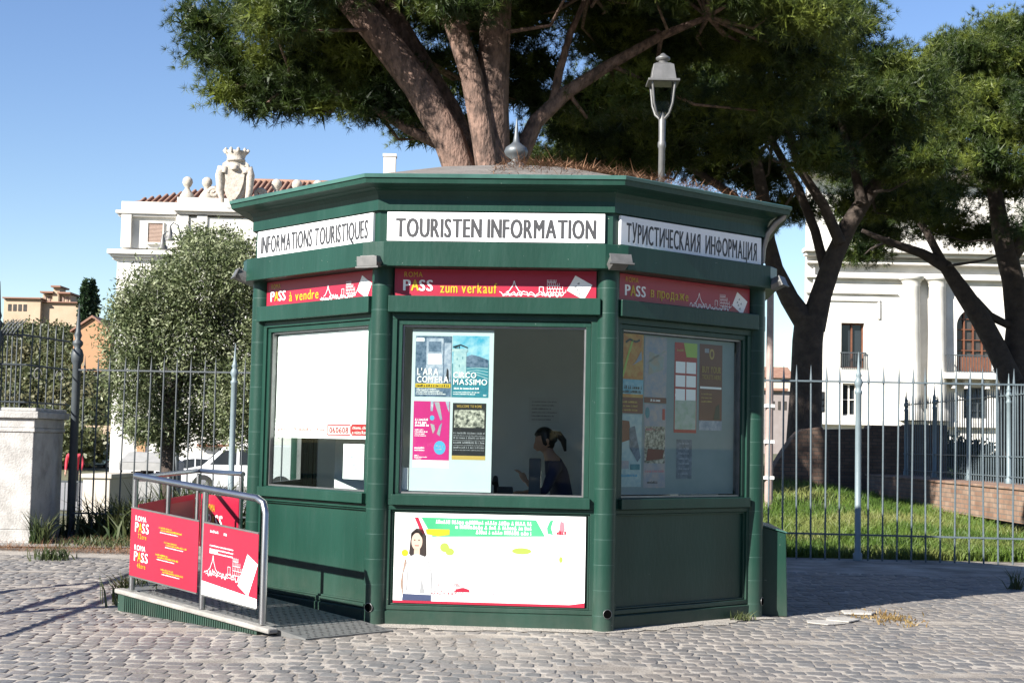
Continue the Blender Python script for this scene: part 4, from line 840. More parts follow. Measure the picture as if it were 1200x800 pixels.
def pine(name, label, base, stems, crown, group, mat_bark='bark', seed=0, nn=24, nw=.0062, tilt=0, extra=(), nl_=.155):
    """stems: list of (points, radii) in world space; crown: centre x, y, Rx, Ry, z of the top, drop to the rim, thickness, lobes, tufts per lobe"""
    r = np.random.default_rng(seed); rd = random.Random(seed); t = thing(name, base, label, 'tree', 0, group); B = Vector(base)
    b = MB()
    for pts, rr in stems[:1]: b.tube([Vector(p) - B for p in pts], rr, 18, wob=.06)
    b.build('trunk', mat_bark, t)
    cx, cy, Rx, Ry, zt, dr, th, nl, nt_ = crown; lobes = []; ga = 2.39996
    for i in range(nl):
        q = math.sqrt((i + .5) / nl); a = i * ga + rd.uniform(-.2, .2); e = 1 + .10 * math.sin(3 * a + seed) + .06 * math.sin(7 * a)
        x, y = cx + Rx * q * e * math.cos(a), cy + Ry * q * e * math.sin(a); z = zt - dr * q ** 2.2 - rd.uniform(0, th) - tilt * (y - cy)
        s_ = rd.uniform(.75, 1.25); lobes.append((Vector((x, y, z)), .98 * s_, .55 * s_))
    lobes += [(Vector(p), a_, z_) for p, a_, z_ in extra]
    # limbs
    for pts, rr in stems[1:]: MB().tube([Vector(p) - B for p in pts], rr, 12, wob=.07).build('limb', mat_bark, t)
    ends = [Vector(p) for pts, rr in stems for p in pts[len(pts) // 2:]]
    for c, a_, z_ in lobes[::2]:
        e0 = min(ends, key=lambda q: (q - c).length + (3 if q.z > c.z + .3 else 0)); mid = e0.lerp(c, .5) + Vector((rd.uniform(-.3, .3), rd.uniform(-.3, .3), -.25 + rd.uniform(-.2, .2)))
        MB().tube([e0 - B, mid - B, c - B + Vector((0, 0, -.2))], [.045, .03, .015], 6).build('branch', mat_bark, t)
    V, F = [], []; k = 0
    for c, a_, z_ in lobes:
        n = int(nt_ * a_ ** 2); pts = in_lobe(c, (a_, a_, z_), n, r, .45); pts = pts[pts[:, 2] > c.z - z_ * .75]
        out = (pts - np.array(c)) / np.array([a_, a_, z_]); v, f = needle_arrays(pts, nn, nl_, nw, .45, r, out * .9); V.append(v - np.array(base)); F.append(f + k); k += len(v)
        v, f = needle_arrays(in_lobe(c, (a_ * .62, a_ * .62, z_ * .5), 90, r, .1), 9, .26, .028, .1, r); V.append(v - np.array(base)); F.append(f + k); k += len(v)
    o = np_mesh('crown', np.concatenate(V), np.concatenate(F), 'pine', t); return t
def pp(lst, d): return [P(x, y, d + (e[0] if e else 0)) for x, y, *e in lst]
GP = 'umbrella pines behind the kiosk'
pine('umbrella_pine', 'big umbrella pine rising right behind the kiosk roof with several pinkish stems', (-.5, 26, 0),
     [([Vector((-.5, 26, -.1)), Vector((-.52, 26, 1)), Vector((-.5, 26, 2.6)), P(572, 262, 26)], [.70, .56, .50, .44]),
      (pp([(560, 280), (545, 215), (525, 160), (490, 100), (440, 35), (390, -22), (340, -90)], 26), [.33, .29, .285, .28, .26, .23, .16]),
      (pp([(570, 260, .5), (552, 190, .8), (525, 130, 1), (484, 62, 1.2), (440, -15, 1.4), (400, -100, 1.5)], 26), [.28, .25, .23, .22, .19, .13]),
      (pp([(578, 280), (578, 200), (577, 120), (580, 40), (584, -40), (590, -130)], 25.9), [.33, .31, .30, .29, .26, .18]),
      (pp([(576, 230), (566, 160), (553, 90), (533, 30), (510, -45), (490, -110)], 25.6), [.22, .20, .19, .18, .17, .12]),
      (pp([(592, 250), (606, 190), (628, 142), (665, 108), (715, 76), (775, 42), (830, 20)], 26.4), [.20, .17, .14, .12, .10, .08, .05]),
      (pp([(648, 122), (655, 85), (668, 40), (690, -10)], 26.4), [.09, .075, .06, .04]),
      (pp([(512, 168), (478, 152), (440, 128), (395, 108), (340, 98)], 26.9), [.11, .09, .075, .05, .03])],
     (.35, 27.6, 5.0, 4.2, 11.7, 2.6, 1.1, 125, 250), GP, 'bark', 3, 29, .0048, .13, [(P(x, y, 27), a_, .5) for x, y, a_ in ((410, 70, .9), (455, 90, .9), (390, 30, .9), (345, 95, .8), (300, 85, .8), (255, 60, .85), (275, 105, .8), (315, 118, .8), (245, 25, .8), (370, 118, .8), (430, 122, .75), (480, 128, .7), (330, 70, .9), (690, 120, .8), (760, 110, .9))], .135)
pine('umbrella_pine', 'dark forked umbrella pine standing on the grass mound behind the right fence', (6.79, 35, hz(6.8, 35)),
     [([Vector((6.79, 35, hz(6.8, 35) - .1)), P(942, 520, 35), P(945, 450, 35), P(947, 400, 35), P(950, 372, 35)], [.50, .39, .36, .35, .36]),
      (pp([(949, 385), (925, 350), (908, 315), (899, 282), (896, 240), (885, 180), (860, 110)], 35), [.30, .22, .19, .18, .16, .13, .09]),
      (pp([(951, 385), (962, 345), (978, 298), (995, 262), (1020, 225), (1058, 180), (1090, 120)], 35), [.31, .25, .22, .20, .18, .14, .09]),
      (pp([(970, 330), (955, 270), (935, 220), (905, 165), (880, 130)], 35.2), [.12, .11, .10, .08, .06]),
      (pp([(985, 285), (965, 240), (935, 195), (920, 130)], 34.7), [.14, .12, .1, .07]),
      (pp([(1010, 240), (1000, 190), (985, 140), (980, 90)], 34.8), [.13, .1, .08, .06]),
      (pp([(899, 282), (860, 230), (800, 190), (730, 165)], 35.2), [.12, .10, .08, .05])],
     (5.4, 35, 4.5, 4.2, 12.8, 4.3, 1.7, 135, 220), GP, 'bark_dark', 5)
z3 = hz(14.4, 43)
pine('umbrella_pine', 'umbrella pine at the right edge with a limb reaching left across the white palazzo', (14.4, 43, z3),
     [([Vector((14.4, 43, z3 - .1)), P(1189, 490, 43), P(1189, 440, 43), P(1194, 385, 43), P(1188, 330, 43), P(1175, 280, 43), P(1165, 220, 43)], [.6, .46, .40, .36, .32, .28, .2]),
      (pp([(1187, 448), (1168, 408), (1148, 372), (1130, 345), (1108, 312), (1080, 297), (1040, 283), (1010, 270)], 42.7), [.32, .29, .28, .26, .20, .14, .10, .06]),
      (pp([(1142, 352), (1160, 370), (1180, 380), (1193, 378)], 42.9), [.15, .12, .12, .14]),
      (pp([(1105, 308), (1085, 270), (1060, 235), (1050, 190)], 42.8), [.13, .11, .09, .06]),
      (pp([(1180, 310), (1215, 260), (1250, 180)], 43), [.2, .17, .1])],
     (14.3, 42.6, 5.0, 4.6, 14.0, 4.8, 2.0, 140, 220), GP, 'bark_dark', 8)

def leafy(name, label, cat, base, lobes, n, ln, wd, m, bark, trunk, group=None, seed=0, shell=.3, up=0.):
    r = np.random.default_rng(seed); t = thing(name, base, label, cat, 0, group); V, F, k = [], [], 0; B = np.array(base)
    tot = sum(l[1][0] * l[1][2] for l in lobes)
    for c, rad in lobes:
        q = int(n * rad[0] * rad[2] / tot); pts = in_lobe(c, rad, q, r, shell); pts = pts[pts[:, 2] > base[2] + .02]
        v, f = leaf_arrays(pts, ln, wd, r, up); V.append(v - B); F.append(f + k); k += len(v)
    np_mesh('crown' if cat == 'tree' else 'foliage', np.concatenate(V), np.concatenate(F), m, t)
    for pts, rr in trunk: MB().tube([Vector(p) - Vector(base) for p in pts], rr, 10, wob=.08).build('trunk' if pts is trunk[0][0] else 'limb', bark, t)
    return t
# olive tree left of the kiosk
bo = P(200, 560, 33); bo.z = hz(bo.x, 33); lobes = []
rd = random.Random(4)
for px, py, s_ in ((162, 395, .95), (152, 440, .75), (185, 350, 1.0), (240, 320, 1.0), (285, 320, .95), (215, 400, 1.2), (270, 390, 1.2), (165, 480, .75), (230, 470, 1.0), (285, 460, 1.0), (195, 500, .55), (330, 380, 1.1), (320, 460, .9), (340, 330, .8), (155, 365, .6), (262, 290, .6), (205, 300 + 25, .6), (250, 500, .55), (200, 515, .5), (165, 505, .4), (285, 500, .6), (230, 285, .5)):
    c = P(px, py, 33 + rd.uniform(-.9, .9)); lobes.append((c, (s_ * .92, s_ * .92, s_ * .86)))
leafy('olive_tree', 'grey green olive tree with a billowing crown left of the kiosk', 'tree', bo, lobes, 90000, .105, .018, 'olive', 'bark_dark',
      [([bo + Vector((0, 0, -.1)), P(197, 520, 33), P(198, 480, 33), P(215, 430, 33)], [.2, .13, .12, .1]), ([P(198, 480, 33), P(180, 430, 33.2), P(160, 390, 33.3)], [.08, .06, .03]), ([P(210, 440, 33), P(250, 390, 33), P(270, 330, 33)], [.09, .06, .03])], seed=2)

# ------------------------------------------------------------ fences
def spear_bar(h0, h1, r_=.0135, tip=.24):
    b = MB(); b.tube([(0, 0, h0), (0, 0, h1 - tip)], r_, 6, smooth=False); b.tube([(0, 0, h1 - tip), (0, 0, h1 - tip + .03), (0, 0, h1)], [r_ * 1.5, r_ * 1.35, .002], 6, smooth=False); return b
def fence(name, label, p0, p1, step, z0, z1, rails, posts, posth, m, zfun=None, skip=lambda x: False, postr=.045, postm=None):
    p0 = Vector(p0); p1 = Vector(p1); L_ = (p1 - p0).length; d = (p1 - p0) / L_; t = thing(name, (p0.x, p0.y, p0.z), label, 'fence', math.atan2(d.y, d.x))
    bar = None; n = int(L_ / step)
    for i in range(n + 1):
        x = (i + .5) * step
        if x > L_ or any(abs(x - q) < step * .35 for q in posts): continue
        if bar is None: bar = spear_bar(z0, z1).build('bar', m, t); o = bar
        else: o = bar.copy(); col.objects.link(o)
        o.parent = t; o.location = (x, 0, 0); o.rotation_euler = (R(rd.uniform(-.35, .35)), R(rd.uniform(-.5, .5)), 0)
    for z in rails: MB().box(0, L_, -.022, .022, z - .012, z + .012).build('rail', m, t)
    pst = None
    for q in posts:
        if pst is None:
            h = posth; pst = MB().lathe([(postr * 1.5, 0), (postr * 1.5, .1), (postr, .12), (postr, h - .62), (postr * 1.25, h - .60), (postr * 1.25, h - .57), (postr * .8, h - .55), (postr * 1.0, h - .50), (postr * 1.45, h - .45), (postr * 1.1, h - .40), (postr * .7, h - .37), (postr * 1.1, h - .345), (postr * .75, h - .31), (postr * .5, h - .25), (.004, h)], n=14).build('post', postm or m, t); o = pst
        else: o = pst.copy(); col.objects.link(o); o.parent = t
        o.location = (q, 0, 0)
    return t
sl_ = (21.75 - 22.82) / (7.4 + 6.62); fy = lambda x: 22.82 + (x + 6.62) * sl_
rx = [5.07 - .6, 5.07]
fence('spear_fence', 'grey blue spear topped iron fence running right from the kiosk in front of the grass', (-.2, fy(-.2), 0), (12.5, fy(12.5), 0), .205, .0, 2.82, (.37, 2.585), (2.86, 5.285, 7.735, 10.2), 3.02, 'iron_blue', postm='iron_light')
fence('spear_fence', 'dark iron spear fence left of the kiosk in front of the olive tree', (-6.58, fy(-6.58), 0), (-.3, fy(-.3), 0), .205, .0, 2.78, (.40, 2.56), (2.42, 4.87), 3.0, 'iron_dark', postm='iron_light')
# pillar and the fence on top of it
t = thing('stone_pillar', (-7.34, 22.25, 0), 'weathered white plaster pillar with a moulded cap at the left edge', 'pillar', R(1))
b = MB(); b.box(-3.2, .50, -.55, 1.05, .0, .20); b.box(-3.15, .46, -.515, 1.02, .2005, 1.60); b.box(-3.17, .48, -.535, 1.04, 1.6005, 1.66); b.box(-3.16, .47, -.525, 1.03, 1.6605, 1.80); b.box(-3.22, .53, -.58, 1.08, 1.8005, 1.90); b.box(-3.18, .49, -.54, 1.05, 1.9005, 1.95)
b.build('shaft', 'pillar_plaster', t, None, .012)
t = thing('pillar_railing', (-7.3, 22.2, 1.952), 'dark iron railing with scrolls standing on the white pillar', 'railing', R(3))
def pb_(x0, y0, x1, y1, n, h, nm='bar'):
    for i in range(n):
        f_ = (i + .5) / n; b = spear_bar(0, h, .012, .2); o = b.build(nm, 'iron_dark', t); o.location = (x0 + (x1 - x0) * f_, y0 + (y1 - y0) * f_, 0)
pb_(.25, -.40, .50, .86, 5, 1.28); pb_(-.12, -.49, .20, -.42, 5, 1.28)
for z in (.08, .62, 1.05): MB().tube([(-.14, -.50, z), (.23, -.42, z), (.52, .92, z)], .014, 8, smooth=False).build('rail', 'iron_dark', t)
for i in range(5):
    q = -.02 + .05 * i; MB().tube([(q - .12, -.50, 1.06), (q, -.55, 1.20), (q + .10, -.58, 1.27)], [.012, .012, .004], 6).build('spike', 'iron_dark', t)
for s_, x_ in ((1, .26), (-1, .50)):
    pts = [(x_ + .07 * s_ * (1 - k / 26) * math.cos(R(200) * s_ * 0 + k * .33) * 1.0, -.36 + (.5 if s_ > 0 else .9), .50 + .12 * (1 - k / 26) * math.sin(k * .33)) for k in range(22)]
    MB().tube(pts, .009, 6).build('scroll', 'lamp_grey', t)
def tall_post(h, r_): return MB().lathe([(r_, 0), (r_, h - .95), (r_ * 1.4, h - .9), (r_ * 1.5, h - .8), (r_ * 1.15, h - .72), (r_ * .7, h - .69), (r_ * 1.25, h - .64), (r_ * 1.25, h - .60), (r_ * .6, h - .56), (r_ * .95, h - .5), (r_ * .6, h - .44), (r_ * .45, h - .3), (.004, h)], n=14)
o = tall_post(1.82, .05).build('post', 'iron_dark', t); o.location = (-.16, -.50, .0)
t = thing('gate_post', (-6.68, 23.1, 0), 'tall dark iron gate post with a spear finial beside the white pillar', 'post'); tall_post(3.6, .065).build('shaft', 'iron_dark', t); MB().lathe([(.085, 0), (.085, .12), (.062, .14)], n=14).build('foot', 'iron_dark', t)
# side fence on a brick wall
b = MB(); b.box(-.65, .62, -8.2, 7.2, -.6, .0)
t = thing('brick_wall', (9.98, 32.2, .92), 'low brick wall carrying a fence along the grass at the right', 'wall'); b.build('wall', 'brick', t); b = MB(); b.box(-.68, .65, -8.25, 7.25, .001, .05); b.build('coping', 'brick', t, None, .01)
fence('spear_fence', 'blue grey iron fence standing on the low brick wall at the right', (10.2, 24.2, .972), (10.2, 39.0, .972), .17, .0, 2.02, (.14, .55, 1.80), (1.2, 3.9, 6.6, 9.3, 12.0, 14.6), 2.25, 'iron_blue', postm='iron_light')
# ruin in front of the second pine
def rp(px, py, d=33.6): q = P(px, py, d); return (q.x, q.z)
b = MB(); b.prism([rp(900, 590), rp(906, 546), rp(917, 528), rp(929, 511), rp(938, 503), rp(962, 500), rp(968, 520), rp(970, 590)], 'y', 33.4, 34.0)
t = thing('brick_ruin', (0, 0, 0), 'stump of old brickwork in front of the forked pine trunk', 'wall'); b.build('masonry', 'brick_dark', t, None, .03)
r4 = lambda x, y: rp(x, y, 40.6); b = MB(); b.prism([r4(955, 600), r4(955, 503), r4(1018, 502), r4(1019, 498), r4(1062, 499), r4(1063, 497), r4(1108, 498), r4(1108, 600)], 'y', 40.4, 41.2)
t = thing('brick_ruin', (0, 0, 0), 'long dark old brick wall closing the grass behind the side fence', 'wall'); b.build('masonry', 'brick_dark', t, None, .03)

# ------------------------------------------------------------ grass, weeds, litter
def blades(name, pts, h, wd, m, lean=.35, r=rng, label=None, cat=None):
    N = len(pts); a = r.uniform(0, 2 * math.pi, N); px_ = np.stack([np.cos(a), np.sin(a), 0 * a], 1); hh = h * r.uniform(.45, 1.25, (N, 1)); ln = r.normal(0, lean, (N, 2)); tip = pts + np.concatenate([ln * hh, hh], 1); mid = pts + np.concatenate([ln * hh * .3, hh * .55], 1)
    W = wd * r.uniform(.6, 1.3, (N, 1)); v = np.stack([pts - px_ * W, pts + px_ * W, mid + px_ * W * .7, tip, mid - px_ * W * .7], 1).reshape(-1, 3)
    b0 = np.arange(N) * 5; f4 = np.stack([b0, b0 + 1, b0 + 2, b0 + 4], 1); f3 = np.stack([b0 + 4, b0 + 2, b0 + 3, b0 + 3], 1)
    me = bpy.data.meshes.new(name); n4, n3 = len(f4), len(f3); me.vertices.add(len(v)); me.vertices.foreach_set('co', v.astype(np.float32).ravel())
    lp = np.concatenate([f4.ravel(), f3[:, :3].ravel()]); me.loops.add(len(lp)); me.loops.foreach_set('vertex_index', lp.astype(np.int32)); me.polygons.add(n4 + n3)
    me.polygons.foreach_set('loop_start', np.concatenate([np.arange(n4) * 4, n4 * 4 + np.arange(n3) * 3]).astype(np.int32)); me.polygons.foreach_set('loop_total', np.concatenate([np.full(n4, 4), np.full(n3, 3)]).astype(np.int32)); me.update(); me.materials.append(G[m])
    o = link(name, me); 
    return o
n = 135000; x = rng.uniform(-2.5, 10.5, n); y = 22.45 + (rng.uniform(0, 1, n) ** 1.5) * 19; keep = ~((x > 9.3) & (y > 24)) & (y > 22.2 + (x + 6.6) * -.076 + .45 + .25 * np.sin(x * 1.7)); x, y = x[keep], y[keep]
dens = np.sin(x * 1.3 + y * .7) + np.sin(x * .6 - y * 1.1 + 2); k = rng.uniform(-2.6, 2, len(x)) < dens + .8; x, y = x[k], y[k]
o = blades('grass', np.stack([x, y, H(x, y)], 1), .19, .011, 'grass', .5); tag(o, 'long sunlit green grass on the mound behind the right fence', 'grass', kind='stuff')
def clump(label, cx, cy, sx, sy, n, h, wd, m, z=0., cat='weed', name='weed_clump'):
    p = np.stack([rng.normal(cx, sx, n), rng.normal(cy, sy, n), np.full(n, z)], 1); return tag(blades(name, p, h, wd, m, .5), label, cat, None, 'stuff')
q = ground = None
def gp(px, py, z=0.): return rw(px, py, z)
a = gp(50, 630); clump('tall weeds growing at the foot of the white pillar', -6.70, 21.66, .07, .05, 90, .45, .014, 'weed')
clump('low green weeds on the pavement edge in front of the pillar', *gp(62, 655).xy, .12, .15, 140, .16, .010, 'weed'); clump('spreading weeds along the foot of the left fence', *gp(115, 640).xy, .35, .30, 420, .14, .010, 'weed')
clump('tall leafy weeds behind the left fence', -5.6, 23.0, .35, .25, 900, .62, .022, 'weed', -.03); clump('leafy weeds between the left fence and the handrail', -4.7, 22.95, .3, .2, 700, .85, .022, 'weed', -.03); clump('dark weeds behind the fence next to the gate post', -6.2, 23.2, .25, .2, 500, .36, .018, 'weed', -.03)
a = gp(160, 707); clump('yellowish weeds sprouting at the upper end of the ramp kerb', a.x, a.y, .10, .16, 330, .26, .012, 'weed')
a = gp(1040, 724); clump('brownish dry tuft of grass on the cobbles right of the kiosk', a.x, a.y, .16, .30, 260, .035, .010, 'dry'); a = gp(1190, 690); clump('thin weed sprouting between the cobbles at the right edge', a.x, a.y, .05, .06, 40, .22, .010, 'weed')
a = gp(868, 727); clump('tiny yellow weed at the foot of the right front column', a.x, a.y, .06, .03, 60, .08, .007, 'weed', .01)
a = gp(440, 742)
for i, (px, py) in enumerate(((1005, 719), (985, 727), (965, 730))):
    a = gp(px, py); b = MB(); b.prism([(-.16, -.12), (.10, -.16), (.19, .02), (.06, .15), (-.14, .10)], 'z', 0, .022 - .006 * i); o = b.build('broken_slab', 'stone_pale', None, None, .01); o.location = (a.x, a.y, .004); o.rotation_euler.z = i * 1.1
    tag(o, ['largest pale broken slab on the cobbles right of the kiosk', 'middle pale slab fragment between the larger slab and the kiosk', 'pale slab fragment nearest the green cabinet'][i], 'stone', 'broken slabs beside the kiosk')
# pavement strip by the pillar, and pine litter
b = MB(); pv = [(-12, 20.85), (-7.6, 20.9), (-5.6, 21.2), (-4.6, 21.6), (-4.5, 22.6), (-12, 23.4)]; b.poly([(x, y, .016) for x, y in pv]); tag(b.build('pavement', 'pavement_concrete'), kind='structure')
def litter(name, pts, ln, m, label, cat):
    N = len(pts); a = rng.uniform(0, 2 * math.pi, N); d = np.stack([np.cos(a), np.sin(a), rng.normal(0, .35, N)], 1); p = np.stack([-np.sin(a), np.cos(a), 0 * a], 1); L = ln * rng.uniform(.5, 1.2, (N, 1)); W = .0035
    v = np.stack([pts - p * W, pts + p * W, pts + d * L + [0, 0, .004]], 1).reshape(-1, 3); return tag(np_mesh(name, v, np.arange(N * 3).reshape(-1, 3), m), label, cat, None, 'stuff')
n = 9000; x = rng.uniform(-9, -4.2, n); y = np.where(rng.uniform(size=n) < .5, 22.0 + rng.normal(0, .16, n) + .1 * (x + 7), 20.55 + rng.normal(0, .14, n) - .12 * (x + 6)); litter('pine_litter', np.stack([x, y, np.full(n, .024) + rng.uniform(0, .02, n)], 1), .16, 'needle_litter', 'reddish brown pine needles drifted on the pavement by the pillar', 'pine needles')
n = 5200; th = rng.uniform(-1.6, .9, n); rr = np.sqrt(rng.uniform(.03, 1, n)) * 2.62; x = rr * np.cos(th); y = rr * np.sin(th) ; ap_ = np.abs(np.max(np.stack([np.cos(R(45) * i - math.pi / 2) * x + np.sin(R(45) * i - math.pi / 2) * y for i in range(8)]), 0)); k = (ap_ < 2.62) & (rng.uniform(size=n) < .35 + .65 * (np.sin(x * 5) * np.sin(y * 4 + 1) > -.2)); x, y, ap_ = x[k], y[k], ap_[k]
z = np.where(ap_ > 1.4, 3.885 + (2.66 - ap_) * .25, 4.20 + (1.4 - ap_) * .203); o = litter('pine_litter', np.stack([x, y, z + .012 + rng.uniform(0, .05, len(x))], 1), .15, 'needle_litter', 'orange pine needles lying on the kiosk roof', 'pine needles'); o.location = (KX, KY, 0); o.rotation_euler = (0, 0, KA)

# ------------------------------------------------------------ lamps and poles
t = thing('street_lamp', (1.96, 20, 0), 'grey lantern street lamp rising behind the kiosk roof', 'street lamp'); ph = 6.0; t.scale = (.88, .88, 1)
MB().lathe([(.12, 0), (.12, .4), (.07, .5), (.055, 1.2), (.05, ph - .42), (.062, ph - .40), (.062, ph - .34), (.05, ph - .32), (.055, ph - .02), (.03, ph + .06)], n=16).build('pole', 'lamp_grey', t)
for i in range(4):
    a = R(45 + 90 * i); c, s_ = math.cos(a), math.sin(a); MB().tube([(.03 * c, .03 * s_, ph - .03), (.14 * c, .14 * s_, ph + .05), (.20 * c, .20 * s_, ph + .18), (.245 * c, .245 * s_, ph + .47)], .017, 8).build('bracket', 'lamp_grey', t)
def sq(a, z): return [(-a, -a, z), (a, -a, z), (a, a, z), (-a, a, z)]
def frus(b, lv, mi=0):
    vs_ = [p for a, z in lv for p in sq(a, z)]; n = len(lv); b.add(vs_, [(i * 4 + k, i * 4 + (k + 1) % 4, i * 4 + 4 + (k + 1) % 4, i * 4 + 4 + k) for i in range(n - 1) for k in range(4)] + [(3, 2, 1, 0), tuple(range(4 * n - 4, 4 * n))], mi); return b
frus(MB(), [(.24, ph + .46), (.24, ph + .49), (.19, ph + .50), (.155, ph + .70), (.10, ph + .73)]).build('hood', 'lamp_grey', t, None, .004)
MB().lathe([(.07, 0), (.07, .05), (.11, .06), (.11, .085), (.05, .12), (.03, .14), (.005, .15)], (0, 0, ph + .731), 14).build('cap', 'lamp_grey', t); frus(MB(), [(.10, ph + .06), (.175, ph + .455)]).build('lantern_glass', 'lamp_glass', t)
q = P(901, 548, 29.5); t = thing('tall_pole', (q.x, q.y, hz(q.x, q.y)), 'slender pinkish pole behind the right-hand fence next to the kiosk', 'pole'); MB().tube([(0, 0, -.05), (0, 0, 4.7)], [.085, .065], 12).build('shaft', 'pole_pink', t); MB().tube([(-.14, 0, .6), (-.14, 0, 2.0), (-.12, 0, 2.7)], .025, 8).build('conduit', 'steel_dull', t)
for z in (.6, 1.3, 2.0): MB().box(-.16, .09, -.09, .09, z - .03, z + .03).build('clamp', 'paper', t)
q = P(962, 480, 60); t = thing('traffic_light', (q.x, q.y, hz(q.x, q.y)), 'small black traffic light seen beside the forked pine trunk', 'traffic light'); zb = q.z - t.location.z
MB().tube([(0, 0, 0), (0, 0, zb - .1)], .06, 10).build('pole', 'iron_dark', t)
b = MB(); b.box(-.14, .14, -.12, .12, zb - .1, zb + .72); b.build('housing', 'black', t, None, .02)
for i in range(3): MB().tube([(0, -.19, zb + .03 + .24 * i), (0, -.121, zb + .03 + .24 * i)], .10, 14).build('lens', 'car_glass', t)
q = P(206, 560, 46); t = thing('street_lamp', (q.x, q.y, hz(q.x, q.y)), 'four armed street lamp with bell shades half hidden by the olive crown', 'street lamp'); z0_ = t.location.z; zt = P(206, 275, 46).z - z0_
MB().lathe([(.14, 0), (.14, .8), (.08, 1.0), (.06, zt - .5), (.05, zt)], n=12).build('pole', 'iron_dark', t)
for i, (dx, dz) in enumerate(((-.66, -.2), (-.40, .05), (.32, -.12), (.62, -.12))):
    MB().tube([(0, 0, zt - .45), (dx * .45, -.12 * i, zt + dz + .22), (dx * .8, -.16 * i, zt + dz + .30), (dx, -.2 * i, zt + dz + .18)], .022, 8).build('arm', 'iron_dark', t); MB().lathe([(.16, -.26), (.13, -.18), (.08, -.1), (.07, .0), (.03, .18)], (dx, -.2 * i, zt + dz), 12).build('shade', 'lamp_grey', t)

# ------------------------------------------------------------ left palazzo
S = 85 / FPX; q = P(127, 575, 85); zb = hz(q.x, 85)
pal = thing('white_palazzo', (q.x, 85, zb), 'cream palazzo with tiled roof and carved coat of arms left behind the kiosk', 'building', R(2)); OZ = q.z - zb
def lx(px): return (px - 127) * S
def lz(py): return (575 - py) * S + OZ
def bxp(b, x0, x1, yt, yb, y0, y1, mi=0): return b.box(lx(x0), lx(x1), y0, y1, lz(yb), lz(yt), mi)
b = MB(); b.box(lx(127), lx(560), .0, 16, -.5, lz(292)); bxp(b, 130, 560, 249, 289, .25, 16); b.build('wall', 'palazzo_white', pal)
b = MB(); bxp(b, 117, 560, 292.5, 298, -.55, 16.2); bxp(b, 120, 560, 298.2, 301, -.35, 16.1); bxp(b, 122, 560, 301.2, 304, -.15, 16.05); bxp(b, 123.5, 194, 245, 249, -.15, 16.1); bxp(b, 126, 194, 249.2, 252, .0, 16); bxp(b, 193, 560, 241, 246, -.75, 16.1); bxp(b, 195, 560, 246.2, 249, -.5, 16)
b.build('cornice', 'palazzo_trim', pal, None, .03)
b = MB(); bxp(b, 129, 194, 234, 244.8, .1, 1.0); bxp(b, 196, 560, 229, 240.8, -.4, 1.0); b.build('parapet', 'palazzo_white', pal)
b = MB()
for x0, x1 in ((130.5, 142), (196.5, 210), (220, 232), (330, 342), (350, 362)): bxp(b, x0, x1, 250, 289, -.12 if x0 < 190 else -.42, .24)
bxp(b, 195, 560, 252, 289, -.3, .24); b.build('pilaster', 'palazzo_white', pal)
def win(par, b_fr, px0, px1, py0, py1, y, m='dark_pane', fr='palazzo_trim', louv=False):
    b = MB(); w_ = 1.5; bxp(b, px0 - w_, px1 + w_, py0 - w_, py0 - .1, y - .14, y); bxp(b, px0 - w_, px1 + w_, py1 + .1, py1 + w_ * 1.6, y - .22, y); bxp(b, px0 - w_, px0 - .1, py0, py1, y - .12, y); bxp(b, px1 + .1, px1 + w_, py0, py1, y - .12, y)
    o = b.build('window', fr, par); b = MB()
    bxp(b, px0, px1, py0, py1, y - .03, y - .005); b.build('pane', m, o)
    if louv:
        b = MB(); n = int((py1 - py0) / 1.6)
        for i in range(n): bxp(b, px0 + .4, px1 - .4, py0 + .5 + i * 1.6, py0 + 1.5 + i * 1.6, y - .07, y - .035)
        b.build('shutter', 'shutter', o)
win(pal, None, 161, 178, 259, 282, .24, 'shutter', louv=True)
for x0 in (155, 185, 250, 300, 350): win(pal, None, x0, x0 + 20, 330, 375, -.005, 'dark_pane'); win(pal, None, x0, x0 + 20, 420, 468, -.005, 'dark_pane')
b = MB(); bxp(b, 229, 268, 518, 521, -.5, -.01); b.build('ledge', 'wood_brown', pal); b = MB(); bxp(b, 158, 168, 510, 533, -.1, -.01); b.build('door', 'ochre', pal)
b = MB(); e = .3
A_ = [(lx(128), e, lz(236)), (lx(600), e, lz(236)), (lx(600), 15.5, lz(236)), (lx(128), 15.5, lz(236)), (lx(262), 8, lz(179)), (lx(560), 8, lz(179))]
b.add(A_, [(0, 1, 5, 4), (1, 2, 5), (2, 3, 4, 5), (3, 0, 4), (3, 2, 1, 0)]); ro = b.build('roof', 'terracotta', pal)
b = MB()
for i in range(60):
    x_ = 150 + i * 7.0; t0 = (lx(x_), e - .1, lz(236) + .05); hx = max(x_, 268) if x_ > 268 else x_; yy = 8 if x_ > 262 else e + (8 - e) * (x_ - 128) / 134; zz = lz(179) if x_ > 262 else lz(236) + (lz(179) - lz(236)) * (x_ - 128) / 134
    b.tube([t0, (lx(x_), yy, zz + .05)], .11, 6)
b.tube([(lx(262), 8, lz(179) + .05), (lx(560), 8, lz(179) + .05)], .16, 8); b.build('tile_rows', 'terracotta', ro)
b = MB(); bxp(b, 430, 445.5, 149, 195, 6, 6.7); bxp(b, 429, 446.5, 145, 148.8, 5.95, 6.75); ch_ = b.build('chimney', 'palazzo_white', pal, None, .02)
b = MB(); bxp(b, 290, 560, 222, 228.8, .4, .9); b.build('attic_wall', 'palazzo_trim', pal)
